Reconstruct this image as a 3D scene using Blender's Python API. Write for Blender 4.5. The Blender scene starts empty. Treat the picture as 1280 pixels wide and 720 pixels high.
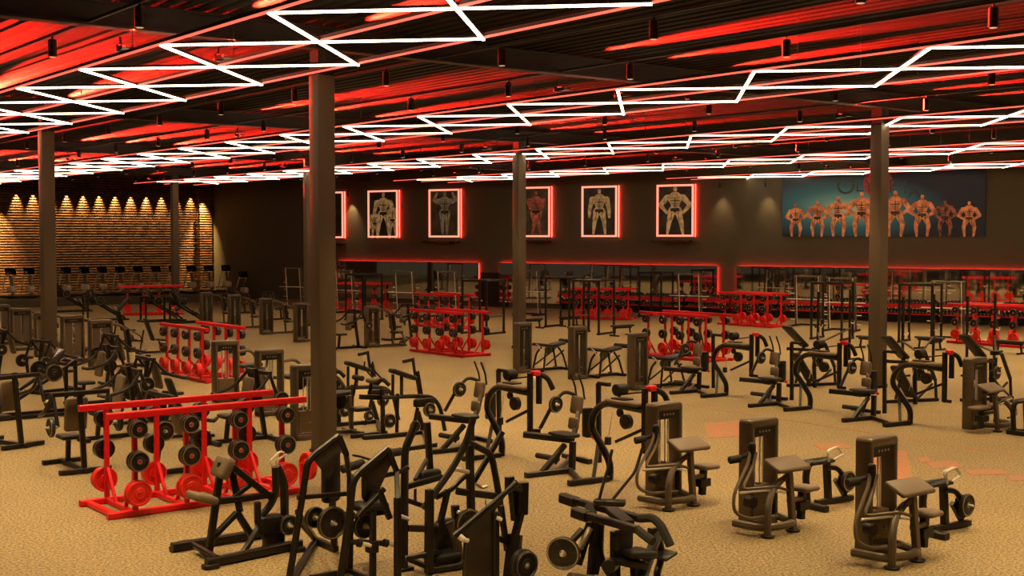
import bpy, math, random
from mathutils import Vector, Matrix
random.seed(7)
PI = math.pi
scene = bpy.context.scene
COL = scene.collection
# ---------------------------------------------------------------- camera model (1280x720 frame)
FPX, H, HOR = 1580.0, 4.1, 296.0
TH = math.atan((360.0 - HOR) / FPX)
CT, ST = math.cos(TH), math.sin(TH)
UD = Vector((0.787, 0.617, 0)).normalized()      # the gym's grid: columns, beams, racks
VD = Vector((-UD.y, UD.x, 0))
UA = math.atan2(UD.y, UD.x)
def ray(px, py):
    a, b = (px - 640) / FPX, (360 - py) / FPX
    return Vector((a, CT + b * ST, -ST + b * CT))
def G(px, py, z=0.0):                            # the point of the plan at height z seen at (px, py)
    r = ray(px, py); t = (z - H) / r.z
    return Vector((r.x * t, r.y * t, z))
def uv(u, v, z=0.0):
    p = UD * u + VD * v
    return Vector((p.x, p.y, z))

# ---------------------------------------------------------------- materials
MATS = {}
def mat(name, col, rough=0.5, metal=0.0, noise=0.0, nscale=20.0, emit=None, es=0.0, bump=0.0, spec=0.5):
    m = bpy.data.materials.new(name); m.use_nodes = True
    nt = m.node_tree; b = nt.nodes['Principled BSDF']
    b.inputs['Base Color'].default_value = (*col, 1)
    b.inputs['Roughness'].default_value = rough
    b.inputs['Metallic'].default_value = metal
    b.inputs['Specular IOR Level'].default_value = spec
    if emit:
        b.inputs['Emission Color'].default_value = (*emit, 1)
        b.inputs['Emission Strength'].default_value = es
    if noise or bump:
        tc = nt.nodes.new('ShaderNodeTexCoord'); n = nt.nodes.new('ShaderNodeTexNoise')
        n.inputs['Scale'].default_value = nscale; n.inputs['Detail'].default_value = 4
        nt.links.new(tc.outputs['Object'], n.inputs['Vector'])
        if noise:
            mx = nt.nodes.new('ShaderNodeMix'); mx.data_type = 'RGBA'
            mx.inputs['A'].default_value = (*[c * (1 - noise) for c in col], 1)
            mx.inputs['B'].default_value = (*[min(1, c * (1 + noise)) for c in col], 1)
            nt.links.new(n.outputs['Fac'], mx.inputs['Factor'])
            nt.links.new(mx.outputs['Result'], b.inputs['Base Color'])
        if bump:
            bp = nt.nodes.new('ShaderNodeBump'); bp.inputs['Strength'].default_value = bump
            bp.inputs['Distance'].default_value = 0.01
            nt.links.new(n.outputs['Fac'], bp.inputs['Height']); nt.links.new(bp.outputs['Normal'], b.inputs['Normal'])
    MATS[name] = m
    return m
BLK = mat('black_powder_coat', (0.012, 0.0088, 0.0062), 0.38, noise=0.25, nscale=30, spec=0.38)
GUN = mat('bronze_grey_paint', (0.125, 0.094, 0.060), 0.42, 0.3, noise=0.15, nscale=25)
PAD = mat('black_upholstery', (0.011, 0.009, 0.0075), 0.5, noise=0.25, nscale=60, bump=0.15)
TAN = mat('brown_grey_upholstery', (0.15, 0.105, 0.066), 0.5, noise=0.12, nscale=40, bump=0.1)
CHR = mat('chrome_steel', (0.88, 0.82, 0.72), 0.30, 0.5, noise=0.05)
RED = mat('red_rack_paint', (0.78, 0.007, 0.014), 0.34, noise=0.12, nscale=15)
REDP = mat('red_plate_rubber', (0.82, 0.018, 0.012), 0.42, noise=0.15, nscale=18)
RUB = mat('black_plate_rubber', (0.014, 0.011, 0.008), 0.36, noise=0.2, nscale=25)
RING = mat('worn_steel_ring', (0.42, 0.36, 0.28), 0.3, 0.8, noise=0.2)
GRIP = mat('black_foam_grip', (0.016, 0.013, 0.011), 0.75, bump=0.2, nscale=120)
SHRD = mat('dark_smoked_panel', (0.03, 0.022, 0.016), 0.16, noise=0.15, nscale=8)
STK = mat('steel_weight_stack', (0.22, 0.15, 0.09), 0.35, 0.5, noise=0.2)
SCR = mat('black_screen_glass', (0.008, 0.008, 0.009), 0.12, noise=0.1)
SIL = mat('silver_grey_shell', (0.74, 0.64, 0.50), 0.33, 0.1, noise=0.1)
DRK = mat('dark_brown_wall_paint', (0.100, 0.084, 0.050), 0.75, noise=0.10, nscale=3, bump=0.05)
COLM = mat('brown_column_plaster', (0.125, 0.092, 0.058), 0.7, noise=0.16, nscale=22, bump=0.3)
BEAM = mat('black_steel_beam', (0.035, 0.03, 0.028), 0.6, noise=0.2, nscale=6)
WHT = mat('white_led_tube', (0.9, 0.9, 0.88), 0.4, emit=(1.0, 0.80, 0.50), es=13.0, noise=0.02)
REDL = mat('red_led_line', (0.7, 0.1, 0.08), 0.4, emit=(1.0, 0.12, 0.075), es=1.7, noise=0.02)
PNKL = mat('pink_red_led_frame', (0.8, 0.2, 0.15), 0.4, emit=(1.0, 0.30, 0.19), es=1.5, noise=0.02)
REDG = mat('red_led_strip', (0.7, 0.05, 0.04), 0.4, emit=(1.0, 0.03, 0.02), es=48.0, noise=0.02)
LENS = mat('warm_lamp_lens', (0.8, 0.7, 0.55), 0.3, emit=(1.0, 0.72, 0.42), es=0.5, noise=0.02)
RLENS = mat('red_lamp_lens', (0.7, 0.1, 0.08), 0.3, emit=(1.0, 0.06, 0.03), es=1.5, noise=0.02)

def floor_mat():
    m = bpy.data.materials.new('speckled_rubber_floor'); m.use_nodes = True
    nt = m.node_tree; N = nt.nodes; L = nt.links; b = N['Principled BSDF']
    tc = N.new('ShaderNodeTexCoord')
    n1 = N.new('ShaderNodeTexNoise'); n1.inputs['Scale'].default_value = 26.0; n1.inputs['Detail'].default_value = 5; n1.inputs['Roughness'].default_value = 0.75
    n2 = N.new('ShaderNodeTexNoise'); n2.inputs['Scale'].default_value = 0.35; n2.inputs['Detail'].default_value = 3
    L.new(tc.outputs['Object'], n1.inputs['Vector']); L.new(tc.outputs['Object'], n2.inputs['Vector'])
    r1 = N.new('ShaderNodeValToRGB'); e = r1.color_ramp.elements
    e[0].position = 0.41; e[0].color = (0.085, 0.06, 0.026, 1); e[1].position = 0.60; e[1].color = (0.47, 0.345, 0.165, 1)
    k = r1.color_ramp.elements.new(0.5); k.color = (0.275, 0.197, 0.088, 1)
    L.new(n1.outputs['Fac'], r1.inputs['Fac'])
    mx = N.new('ShaderNodeMix'); mx.data_type = 'RGBA'; mx.blend_type = 'MULTIPLY'; mx.inputs['Factor'].default_value = 0.35
    r2 = N.new('ShaderNodeValToRGB'); r2.color_ramp.elements[0].position = 0.35; r2.color_ramp.elements[0].color = (0.6, 0.55, 0.5, 1); r2.color_ramp.elements[1].position = 0.65
    L.new(n2.outputs['Fac'], r2.inputs['Fac']); L.new(r1.outputs['Color'], mx.inputs['A']); L.new(r2.outputs['Color'], mx.inputs['B'])
    L.new(mx.outputs['Result'], b.inputs['Base Color'])
    b.inputs['Roughness'].default_value = 0.62
    bp = N.new('ShaderNodeBump'); bp.inputs['Strength'].default_value = 0.25; bp.inputs['Distance'].default_value = 0.01
    L.new(n1.outputs['Fac'], bp.inputs['Height']); L.new(bp.outputs['Normal'], b.inputs['Normal'])
    return m
FLOOR = floor_mat()
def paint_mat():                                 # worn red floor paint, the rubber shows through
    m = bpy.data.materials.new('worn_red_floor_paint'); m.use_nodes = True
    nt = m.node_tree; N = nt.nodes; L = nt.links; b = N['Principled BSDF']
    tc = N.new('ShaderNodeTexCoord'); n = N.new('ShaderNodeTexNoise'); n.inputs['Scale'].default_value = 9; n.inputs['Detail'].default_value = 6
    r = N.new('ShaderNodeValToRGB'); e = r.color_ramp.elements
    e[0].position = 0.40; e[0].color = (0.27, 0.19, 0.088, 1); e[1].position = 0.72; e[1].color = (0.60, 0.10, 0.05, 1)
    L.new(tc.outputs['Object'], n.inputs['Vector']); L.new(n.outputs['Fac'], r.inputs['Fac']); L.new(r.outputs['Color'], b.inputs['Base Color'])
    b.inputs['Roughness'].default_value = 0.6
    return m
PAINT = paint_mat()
def mosaic_mat():
    m = bpy.data.materials.new('brass_mosaic_cladding'); m.use_nodes = True
    nt = m.node_tree; N = nt.nodes; L = nt.links; b = N['Principled BSDF']
    tc = N.new('ShaderNodeTexCoord'); mp = N.new('ShaderNodeMapping')
    mp.inputs['Rotation'].default_value = (PI / 2, 0, 0)
    sx = N.new('ShaderNodeSeparateXYZ'); L.new(tc.outputs['Object'], sx.inputs['Vector'])
    mu = N.new('ShaderNodeMath'); mu.operation = 'MULTIPLY'; mu.inputs[1].default_value = 2 * PI / 0.165; L.new(sx.outputs['Z'], mu.inputs[0])
    si = N.new('ShaderNodeMath'); si.operation = 'SINE'; L.new(mu.outputs[0], si.inputs[0])
    gr = N.new('ShaderNodeValToRGB'); gr.color_ramp.elements[0].position = 0.30; gr.color_ramp.elements[0].color = (.22, .16, .12, 1); gr.color_ramp.elements[1].position = 0.62; gr.color_ramp.elements[1].color = (1, 1, 1, 1)
    ma = N.new('ShaderNodeMath'); ma.operation = 'MULTIPLY_ADD'; ma.inputs[1].default_value = .5; ma.inputs[2].default_value = .5; L.new(si.outputs[0], ma.inputs[0]); L.new(ma.outputs[0], gr.inputs['Fac'])
    br = N.new('ShaderNodeTexBrick'); br.inputs['Scale'].default_value = 1.0
    br.inputs['Brick Width'].default_value = 0.22; br.inputs['Row Height'].default_value = 0.165; br.inputs['Mortar Size'].default_value = 0.004; br.inputs['Bias'].default_value = -0.2
    br.inputs['Color1'].default_value = (0.20, 0.092, 0.028, 1); br.inputs['Color2'].default_value = (0.045, 0.017, 0.007, 1); br.inputs['Mortar'].default_value = (0.02, 0.01, 0.005, 1)
    L.new(tc.outputs['Object'], mp.inputs['Vector']); L.new(mp.outputs['Vector'], br.inputs['Vector'])
    mx = N.new('ShaderNodeMix'); mx.data_type = 'RGBA'; mx.blend_type = 'MULTIPLY'; mx.inputs['Factor'].default_value = 1.0
    L.new(br.outputs['Color'], mx.inputs['A']); L.new(gr.outputs['Color'], mx.inputs['B']); L.new(mx.outputs['Result'], b.inputs['Base Color'])
    b.inputs['Roughness'].default_value = 0.45; b.inputs['Metallic'].default_value = 0.25
    bp = N.new('ShaderNodeBump'); bp.inputs['Strength'].default_value = 0.8; bp.inputs['Distance'].default_value = 0.03
    L.new(ma.outputs[0], bp.inputs['Height']); L.new(bp.outputs['Normal'], b.inputs['Normal'])
    return m
MOS = mosaic_mat()
DECK = mat('black_painted_roof_deck', (0.015, 0.012, 0.011), 0.75, noise=0.8, nscale=22, bump=0.5, spec=0.08)
MIRR = mat('wall_mirror_glass', (0.86, 0.84, 0.80), 0.03, 1.0, noise=0.02)

# ---------------------------------------------------------------- mesh accumulator
class M:
    def __init__(s): s.v = []; s.f = []
    def add(s, vs, fs):
        o = len(s.v); s.v += [Vector(p) for p in vs]; s.f += [tuple(i + o for i in f) for f in fs]; return s
    def box(s, c, sz, R=None, bev=0.0):
        hx, hy, hz = sz[0] / 2, sz[1] / 2, sz[2] / 2
        if bev <= 0:
            vs = [Vector((x, y, z)) for z in (-hz, hz) for x, y in ((-hx, -hy), (hx, -hy), (hx, hy), (-hx, hy))]
            fs = [(3, 2, 1, 0), (4, 5, 6, 7), (0, 1, 5, 4), (1, 2, 6, 5), (2, 3, 7, 6), (3, 0, 4, 7)]
        else:
            return s.slab(c, sz, R, min(hx, hy) * 0.98 if bev > min(hx, hy) else bev, bev * 0.6)
        if R: vs = [R @ p for p in vs]
        c = Vector(c)
        return s.add([p + c for p in vs], fs)
    def slab(s, c, sz, R=None, rc=0.04, be=0.015, seg=3):          # rounded rectangle in xy, thickness along z
        hx, hy, hz = sz[0] / 2, sz[1] / 2, sz[2] / 2
        rc = min(rc, hx * 0.99, hy * 0.99); be = min(be, hz * 0.98, rc)
        rings = [(-hz, be), (-hz + be * 0.4, be * 0.3), (-hz + be, 0), (hz - be, 0), (hz - be * 0.4, be * 0.3), (hz, be)]
        vs = []; n = 4 * (seg + 1)
        for z, ins in rings:
            r = max(rc - ins, 0.0005)
            for q, (cx, cy) in enumerate(((hx - rc, hy - rc), (-hx + rc, hy - rc), (-hx + rc, -hy + rc), (hx - rc, -hy + rc))):
                for k in range(seg + 1):
                    a = (q + k / seg) * PI / 2
                    vs.append(Vector((cx + r * math.cos(a), cy + r * math.sin(a), z)))
        fs = []
        for i in range(len(rings) - 1):
            for k in range(n):
                fs.append((i * n + k, i * n + (k + 1) % n, (i + 1) * n + (k + 1) % n, (i + 1) * n + k))
        fs.append(tuple(reversed(range(n)))); fs.append(tuple(range((len(rings) - 1) * n, len(rings) * n)))
        if R: vs = [R @ p for p in vs]
        c = Vector(c)
        return s.add([p + c for p in vs], fs)
    def bar(s, p, q, w, h=None, up=(0, 0, 1)):                     # rectangular tube from p to q
        p, q = Vector(p), Vector(q); h = h or w
        d = (q - p); L = d.length
        if L < 1e-5: return s
        d /= L; up = Vector(up)
        if abs(d.dot(up)) > 0.98: up = Vector((1, 0, 0)) if abs(d.z) > .98 else Vector((0, 0, 1))
        x = d.cross(up).normalized(); y = x.cross(d)
        b = min(w, h) * 0.14
        prof = [(-w/2+b, -h/2), (w/2-b, -h/2), (w/2, -h/2+b), (w/2, h/2-b), (w/2-b, h/2), (-w/2+b, h/2), (-w/2, h/2-b), (-w/2, -h/2+b)]
        vs = [e + x * a + y * c for e in (p, q) for a, c in prof]
        fs = [(k, (k + 1) % 8, 8 + (k + 1) % 8, 8 + k) for k in range(8)] + [tuple(reversed(range(8))), tuple(range(8, 16))]
        return s.add(vs, fs)
    def tube(s, pts, r, bend=0.1, n=8, r2=None, seg=4):            # round tube along a path with rounded bends
        P = [Vector(p) for p in pts]; path = [P[0]]
        for i in range(1, len(P) - 1):
            a, b, c = P[i - 1], P[i], P[i + 1]
            d1, d2 = a - b, c - b
            l = min(bend, d1.length * 0.48, d2.length * 0.48)
            e1, e2 = b + d1.normalized() * l, b + d2.normalized() * l
            for k in range(seg + 1):
                t = k / seg; path.append(e1 * (1 - t) ** 2 + b * 2 * t * (1 - t) + e2 * t * t)
        path.append(P[-1])
        T = (path[1] - path[0]).normalized()
        x = T.orthogonal().normalized(); vs = []; fs = []
        for i, p in enumerate(path):
            if i == 0: t = path[1] - path[0]
            elif i == len(path) - 1: t = path[-1] - path[-2]
            else: t = (path[i + 1] - path[i]).normalized() + (path[i] - path[i - 1]).normalized()
            t = t.normalized() if t.length > 1e-6 else T
            x = (x - t * x.dot(t)); x = x.normalized() if x.length > 1e-6 else t.orthogonal().normalized()
            y = t.cross(x); T = t
            rr = r if r2 is None else r + (r2 - r) * i / (len(path) - 1)
            for k in range(n):
                a = 2 * PI * k / n; vs.append(p + (x * math.cos(a) + y * math.sin(a)) * rr)
        for i in range(len(path) - 1):
            for k in range(n):
                fs.append((i * n + k, i * n + (k + 1) % n, (i + 1) * n + (k + 1) % n, (i + 1) * n + k))
        fs.append(tuple(reversed(range(n)))); fs.append(tuple(range((len(path) - 1) * n, len(path) * n)))
        return s.add(vs, fs)
    def lathe(s, c, ax, prof, n=24):                               # profile of (radius, along) around the axis ax
        c = Vector(c); ax = Vector(ax).normalized(); x = ax.orthogonal().normalized(); y = ax.cross(x)
        vs = []; fs = []
        for r, z in prof:
            for k in range(n):
                a = 2 * PI * k / n; vs.append(c + ax * z + (x * math.cos(a) + y * math.sin(a)) * r)
        for i in range(len(prof) - 1):
            for k in range(n):
                fs.append((i * n + k, i * n + (k + 1) % n, (i + 1) * n + (k + 1) % n, (i + 1) * n + k))
        ring = tuple(prof[0]) == tuple(prof[-1])
        if prof[0][0] > 1e-4 and not ring: fs.append(tuple(reversed(range(n))))
        if prof[-1][0] > 1e-4 and not ring: fs.append(tuple(range((len(prof) - 1) * n, len(prof) * n)))
        return s.add(vs, fs)
    def cyl(s, p, q, r, n=14):
        p, q = Vector(p), Vector(q); L = (q - p).length; b = min(r * .15, L * .2)
        return s.lathe(p, q - p, [(r - b, 0), (r, b), (r, L - b), (r - b, L)], n)
    def poly(s, pts, t):                                           # flat plate: outline extruded by the vector t
        a = [Vector(p) for p in pts]; n = len(a); t = Vector(t)
        return s.add(a + [p + t for p in a], [tuple(reversed(range(n))), tuple(range(n, 2 * n))] + [(k, (k + 1) % n, n + (k + 1) % n, n + k) for k in range(n)])
    def mesh(s, name, m, smooth=True):
        me = bpy.data.meshes.new(name); me.from_pydata([tuple(p) for p in s.v], [], s.f); me.update()
        me.materials.append(m)
        if smooth:
            me.polygons.foreach_set('use_smooth', [True] * len(me.polygons)); me.set_sharp_from_angle(angle=math.radians(38))
        return me
def link(name, me, parent=None, label=None, loc=None):
    o = bpy.data.objects.new(name, me); COL.objects.link(o)
    if parent: o.parent = parent
    if loc is not None: o.location = loc
    if label: o['label'] = label
    return o
def tag(o, label, cat, group=None, kind=None):
    if label: o['label'] = label
    if cat: o['category'] = cat
    if group: o['group'] = group
    if kind: o['kind'] = kind
    return o
def empty(name, loc, rz, label, cat, group=None):
    o = bpy.data.objects.new(name, None); COL.objects.link(o); o.empty_display_size = 0.2
    o.location = loc; o.rotation_euler = (0, 0, rz)
    return tag(o, label, cat, group)
def struct(name, m, material, label=None, smooth=False):
    o = link(name, m.mesh(name, material, smooth)); o['kind'] = 'structure'
    if label: o['label'] = label
    return o
def light(name, kind, loc, energy, col, parent=None, **kw):
    l = bpy.data.lights.new(name, kind); l.energy = energy; l.color = col
    for k, v in kw.items(): setattr(l, k, v)
    o = bpy.data.objects.new(name, l); COL.objects.link(o); o.location = loc
    if parent: o.parent = parent
    return o
def aim(o, d):
    o.rotation_euler = Vector(d).to_track_quat('-Z', 'Y').to_euler()
ORD = ['first', 'second', 'third', 'fourth', 'fifth', 'sixth', 'seventh', 'eighth', 'ninth', 'tenth', 'eleventh', 'twelfth', 'thirteenth', 'fourteenth', 'fifteenth', 'sixteenth', 'seventeenth', 'eighteenth', 'nineteenth', 'twentieth', 'twenty-first', 'twenty-second', 'twenty-third', 'twenty-fourth']
# ================================================================= the setting
HL = 3.02 + H                     # height of the LED lines
ZB, ZD = 7.56, 7.98               # underside of beams, roof deck
# ---- walls: corner far left, back wall running right and nearer, mosaic wall running left along the grid
WD = Vector((0.839, -0.5435, 0)).normalized()          # along the back wall, to the right
W0 = Vector((14.6, 64.0, 0))
CORN = W0 - WD * 42.2
WN = Vector((-WD.y, WD.x, 0)); WN = -WN if WN.y > 0 else WN   # into the room
RIGHT = W0 + WD * 34
LEFT = CORN - UD * 34
def wallpt(px, z):                # point of the back wall (inner face) seen at column px
    a = (px - 640) / FPX          # approx: X = a*Y'
    # solve (W0 + WD*t).x = a * ((W0+WD*t).y*CT + (H-z)*ST)
    k = a * (H - z) * ST
    t = (a * W0.y * CT + k - W0.x) / (WD.x - a * WD.y * CT)
    p = W0 + WD * t
    return Vector((p.x, p.y, z)), t
def wallz(px, py):                # height on the back wall seen at (px, py)
    r = ray(px, py)
    s = (W0 - Vector((0, 0, H))).dot(WN) / r.dot(WN)
    return H + r.z * s
floor_pts = [LEFT + VD * 1 - UD * 2, CORN + VD * 1, CORN, RIGHT, Vector((34, -6, 0)), Vector((-22, -6, 0)), Vector((-48, 40, 0))]
m = M(); n = 1
xs = [-50, 50]; ys = [-6, 92]
m.add([(-50, -6, 0), (50, -6, 0), (50, 92, 0), (-50, 92, 0), (-50, -6, -.2), (50, -6, -.2), (50, 92, -.2), (-50, 92, -.2)],
      [(0, 1, 2, 3), (7, 6, 5, 4), (0, 4, 5, 1), (1, 5, 6, 2), (2, 6, 7, 3), (3, 7, 4, 0)])
struct('floor', m, FLOOR)
WTOP = ZD + 0.1
m = M(); m.poly([CORN - WD * .3, RIGHT, RIGHT - WN * .3, CORN - WD * .3 - WN * .3], (0, 0, WTOP)); struct('wall_back', m, DRK)
# mosaic wall (object space along the wall so the courses run level)
m = M(); m.box((17, -.15, WTOP / 2), (34, .3, WTOP))
MV = -VD                                               # into the room
o = struct('wall_left', m, MOS); o.location = LEFT; o.rotation_euler = (0, 0, UA)
o.location = LEFT + VD * .3
m = M()
for cu in (17.7, 33.55):
    m.box((cu, -.55, WTOP / 2), (.9, .5, WTOP))
o = struct('trim_1', m, MOS, 'brass mosaic piers closing both ends of the mosaic wall'); o.location = LEFT + VD * .3; o.rotation_euler = (0, 0, UA)
# ---- roof deck with ribs running along the grid
m = M(); rp = 0.32; nrib = int(120 / rp)
vs = []; fs = []
u0, v0, v1 = -34.0, -12.0, 92.0
for i in range(nrib):
    u = u0 + i * rp
    for du, dz in ((0, 0), (.16, 0), (.20, .035), (.28, .035)):
        vs += [uv(u + du, v0, ZD + dz), uv(u + du, v1, ZD + dz)]
k = len(vs) // 2
fs = [(2 * i, 2 * i + 1, 2 * i + 3, 2 * i + 2) for i in range(k - 1)]
m.add(vs, fs); struct('ceiling', m, DECK)
m = M(); m.box((0, 0, 0), (125, 108, .1)); o = struct('trim_2', m, BEAM, 'dark roof slab above the ribbed deck'); o.location = uv(26, 40, ZD + .2); o.rotation_euler = (0, 0, UA)
# ---- beams over the column rows
BROWS = [5.05, 20.75, 36.45, 52.1, 67.8]
for i, bv in enumerate(BROWS):
    m = M(); L = 118; zc = (ZB + ZD) / 2
    for dz, w, h in ((ZB - zc + .02, .26, .04), (0, .03, ZD - ZB), (ZD - zc - .02, .26, .04)):
        m.box((0, 0, dz), (L, w, h))
    o = struct('trim_%d' % (i + 3), m, BEAM, 'black steel ceiling beam over the %s column row' % ORD[i]); o.location = uv(25, bv, zc); o.rotation_euler = (0, 0, UA)
# ---- columns
cw = 0.36
CU = [11.78, 11.78 + 17.19]
def column(u, v, lab, sz=cw):
    e = empty('column', uv(u, v), UA, lab, 'column')
    mm = M(); mm.slab((0, 0, 3.55), (sz, sz, 7.1), None, .02, .01); link('shaft', mm.mesh('column_shaft', COLM), e)
    mm = M(); mm.box((0, 0, (7.1 + ZB) / 2), (sz * .9, sz * .9, ZB - 7.1)); link('shaded_head', mm.mesh('column_head', BEAM), e, 'upper shaft darkened as shade')  # dark material paints the shade on the shaft above the LED lines
    mm = M(); mm.slab((0, 0, .05), (sz + .05, sz + .05, .1), None, .02, .01); link('base_plate', mm.mesh('column_foot', BLK), e, 'dark foot')
    return e
def colpx(px, top, lab):
    d = FPX * 3.02 / (HOR - top); p = Vector(((px - 640) / FPX * d, d, 0)); column(p.dot(UD), p.dot(VD), lab)
colpx(403.5, 95, 'square brown column nearest the camera, behind the front red plate rack')
colpx(649, 193, 'slim brown column mid-room standing left of the central picture frame')
colpx(1098, 157, 'square brown column on the right crossing the teal mural')
colpx(60, 164, 'brown column at far left in front of the mosaic wall')
colpx(219, 229, 'distant brown column before the right end of the mosaic wall')
colpx(386, 214, 'distant brown column half hidden behind the nearest column')
# ---- LED grids: three red lines with white tubes zigzagging between them
PU0, PW, PP, PITCH = 8.01, 3.6, 9.77, 3.655
V00 = 8.77 * 3.02
_h = M(); _h.cyl((0, 0, 0), (0, 0, ZD - HL - .07), .008, 6); HANG = _h.mesh('hanger', BEAM)
def led_panel(i, vlo, vhi):
    u0 = PU0 + PP * i
    names = ['nearest the camera, upper left', 'second from the left, mid-room', 'third from the left', 'fourth from the left', 'farthest, along the back wall']
    e = empty('led_ceiling_grid', uv(u0 + PW / 2, (vlo + vhi) / 2, HL), UA, 'zigzag white LED grid with red lines, ' + names[i], 'ceiling light', 'LED grids')
    loc = lambda u, v, z=0: Vector((u - (u0 + PW / 2), v - (vlo + vhi) / 2, z))
    for du in (0, PW / 2, PW):
        mm = M(); mm.box(loc(u0 + du, (vlo + vhi) / 2, .05), (.07, vhi - vlo, .05)); ch = link('rail', mm.mesh('led_rail', BEAM), e, 'black rail')
        mm = M(); mm.box(loc(u0 + du, (vlo + vhi) / 2, .012), (.037, vhi - vlo, .03)); link('red_line', mm.mesh('red_line', REDL), ch, 'glowing red line')
        k = int((vhi - vlo) / 7.8)
        for j in range(k + 1):
            v = vlo + (vhi - vlo) * (j + .5) / (k + 1); link('hanger', HANG, ch, loc=loc(u0 + du, v, .07))
    nmin = math.ceil((vlo - V00) / PITCH); nmax = math.floor((vhi - V00) / PITCH)
    for n in range(nmin, nmax + 1):
        for dn in (-1, 1):
            if not nmin <= n + dn <= nmax: continue
            mm = M(); a = loc(u0, V00 + n * PITCH, -.01); b = loc(u0 + PW, V00 + (n + dn) * PITCH, -.01 - .006 * (dn + 1))
            mm.bar(a, b, .054, .03); ch = link('led_tube', mm.mesh('led_tube', WHT, False), e)
            mm = M(); up = Vector((0, 0, .0365)); mm.bar(a + up, b + up, .058, .04); link('housing', mm.mesh('tube_housing', BEAM, False), ch, 'black housing')
PV = [(9.0, 77), (3.5, 77), (2.0, 70), (0.5, 58), (0.5, 47)]
for i in range(5): led_panel(i, *PV[i])
# ---- red floodlights under every beam, one per rail, washing the deck towards the camera
FL = M(); FL.slab((0, 0, 0), (.16, .12, .12), None, .02, .015); FL.bar((0, 0, .05), (0, .02, .2), .03); flm = FL.mesh('flood_body', BLK)
FL = M(); FL.box((0, -.063, .01), (.13, .012, .09)); fll = FL.mesh('flood_lens', RLENS, False)
FL = M(); FL.box((0, -.22, -.04), (.20, .34, .008)); FL.box((-.1, -.19, -.02), (.008, .26, .07)); FL.box((.1, -.19, -.02), (.008, .26, .07)); flv = FL.mesh('added_flood_visor', BLK, False)  # shield added to keep the red beam from spilling into the room
RN = ['left', 'middle', 'right']; PN = ['nearest', 'second', 'third', 'fourth', 'rightmost']
for bi, bv in enumerate(BROWS):
    for pi_ in range(5):
        for k in range(3):
            u = PU0 + PP * pi_ + k * PW / 2 + (.52 if k == 2 else 0.15)
            if bv > PV[pi_][1] + 3: continue
            if bi == 0 and pi_ < 2: continue
            p = uv(u, bv + .50, 7.32)
            e = empty('red_floodlight', p, UA, 'red floodlight by the %s beam over the %s line of the %s LED grid' % (ORD[bi], RN[k], PN[pi_]), 'floodlight', 'red floodlights')
            link('housing', flm, e); link('lens', fll, e, 'red lens'); link('added_visor', flv, e)
            if bi < 4 or True:
                l = light('flood_lamp', 'SPOT', (0, -.09, .02), 170000, (1, .012, .005), e, spot_size=math.radians(32), spot_blend=.9, shadow_soft_size=.03)
                l.rotation_euler = Vector((random.uniform(-.05, .05), -1, .17)).to_track_quat('-Z', 'Y').to_euler(); l.scale = (.38, 1, 1)
# ---- light tracks with cylinder spots
CY = M(); CY.cyl((0, 0, -.30), (0, 0, 0), .075, 14); CY.cyl((0, 0, 0), (0, 0, .054), .02, 8); cym = CY.mesh('spot_body', BLK)
CY = M(); CY.cyl((0, 0, -.305), (0, 0, -.285), .055, 12); cyl_l = CY.mesh('spot_lens', LENS, False)
TU = [4.5, 7.4, 14.27, 17.5, 24.0, 27.6, 33.8, 37.2, 43.6, 47]
TN = 0
for ti, tu in enumerate(TU):
    vmax = [78, 78, 78, 78, 74, 70, 62, 56, 46, 40][ti]; vmin = 2.5
    e = tag(link('light_track', (lambda mm: (mm.box((0, 0, 0), (.05, vmax - vmin, .05)), mm.mesh('light_track', BEAM))[1])(M()), None, None, uv(tu, (vmax + vmin) / 2, 7.62)),
            'long black light track under the roof, %s from the left' % ORD[ti], 'light track', 'light tracks'); e.rotation_euler = (0, 0, UA)
    j = 0; v = 2.7
    while v < vmax:
        p = uv(tu, v, 7.54)
        e = empty('cylinder_spotlight', p, UA, 'black cylinder spotlight, %s along the %s light track' % (ORD[min(j, 19)], ORD[ti]), 'spotlight', 'cylinder spotlights')
        link('housing', cym, e); link('lens', cyl_l, e, 'glowing lens')
        light('spot_lamp', 'SPOT', (0, 0, -.32), 1080 if v < 34 else (600 if v < 46 else (280 if v < 62 else 90)), (1, .70, .33), e, spot_size=math.radians(100), spot_blend=.8, shadow_soft_size=.06)
        v += 3.95; j += 1
# ---- lamps washing the mosaic wall
WS = M(); WS.cyl((0, 0, -.12), (0, 0, .12), .07, 12); WS.bar((0, 0, .1), (0, 0, .55), .03); wsm = WS.mesh('wash_body', BLK)
wi = 0
for px in (-14, 3, 21.5, 42.5, 64, 84.5, 105, 125, 145, 164.5, 184, 203, 221.5, 239.5, 256):
    a = (px - 640) / FPX; z = 7.14
    P0 = LEFT - VD * (.19 if px not in (3, -14, 256) else .90)
    k = a * (H - z) * ST
    t = (a * P0.y * CT + k - P0.x) / (UD.x - a * UD.y * CT)
    p = P0 + UD * t; p.z = z
    e = empty('wall_wash_lamp', p, UA, 'small black lamp washing the mosaic wall, %s from the left' % ORD[wi], 'wall lamp', 'lamps above the mosaic wall'); wi += 1
    link('housing', wsm, e)
    l = light('wash_lamp', 'SPOT', (0, 0, -.14), 2100 if px not in (3, -14, 256) else 9000, (1, .60, .22), e, spot_size=math.radians(48), spot_blend=1.0, shadow_soft_size=.04)
    l.rotation_euler = Vector((0, .17, -1)).to_track_quat('-Z', 'Y').to_euler()
# ---- platform under the cardio row
m = M(); m.box((16.5, -3.4, .22), (35, 5.6, .44)); o = struct('trim_8', m, DRK, 'dark raised platform along the mosaic wall'); o.location = LEFT; o.rotation_euler = (0, 0, UA)
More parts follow.
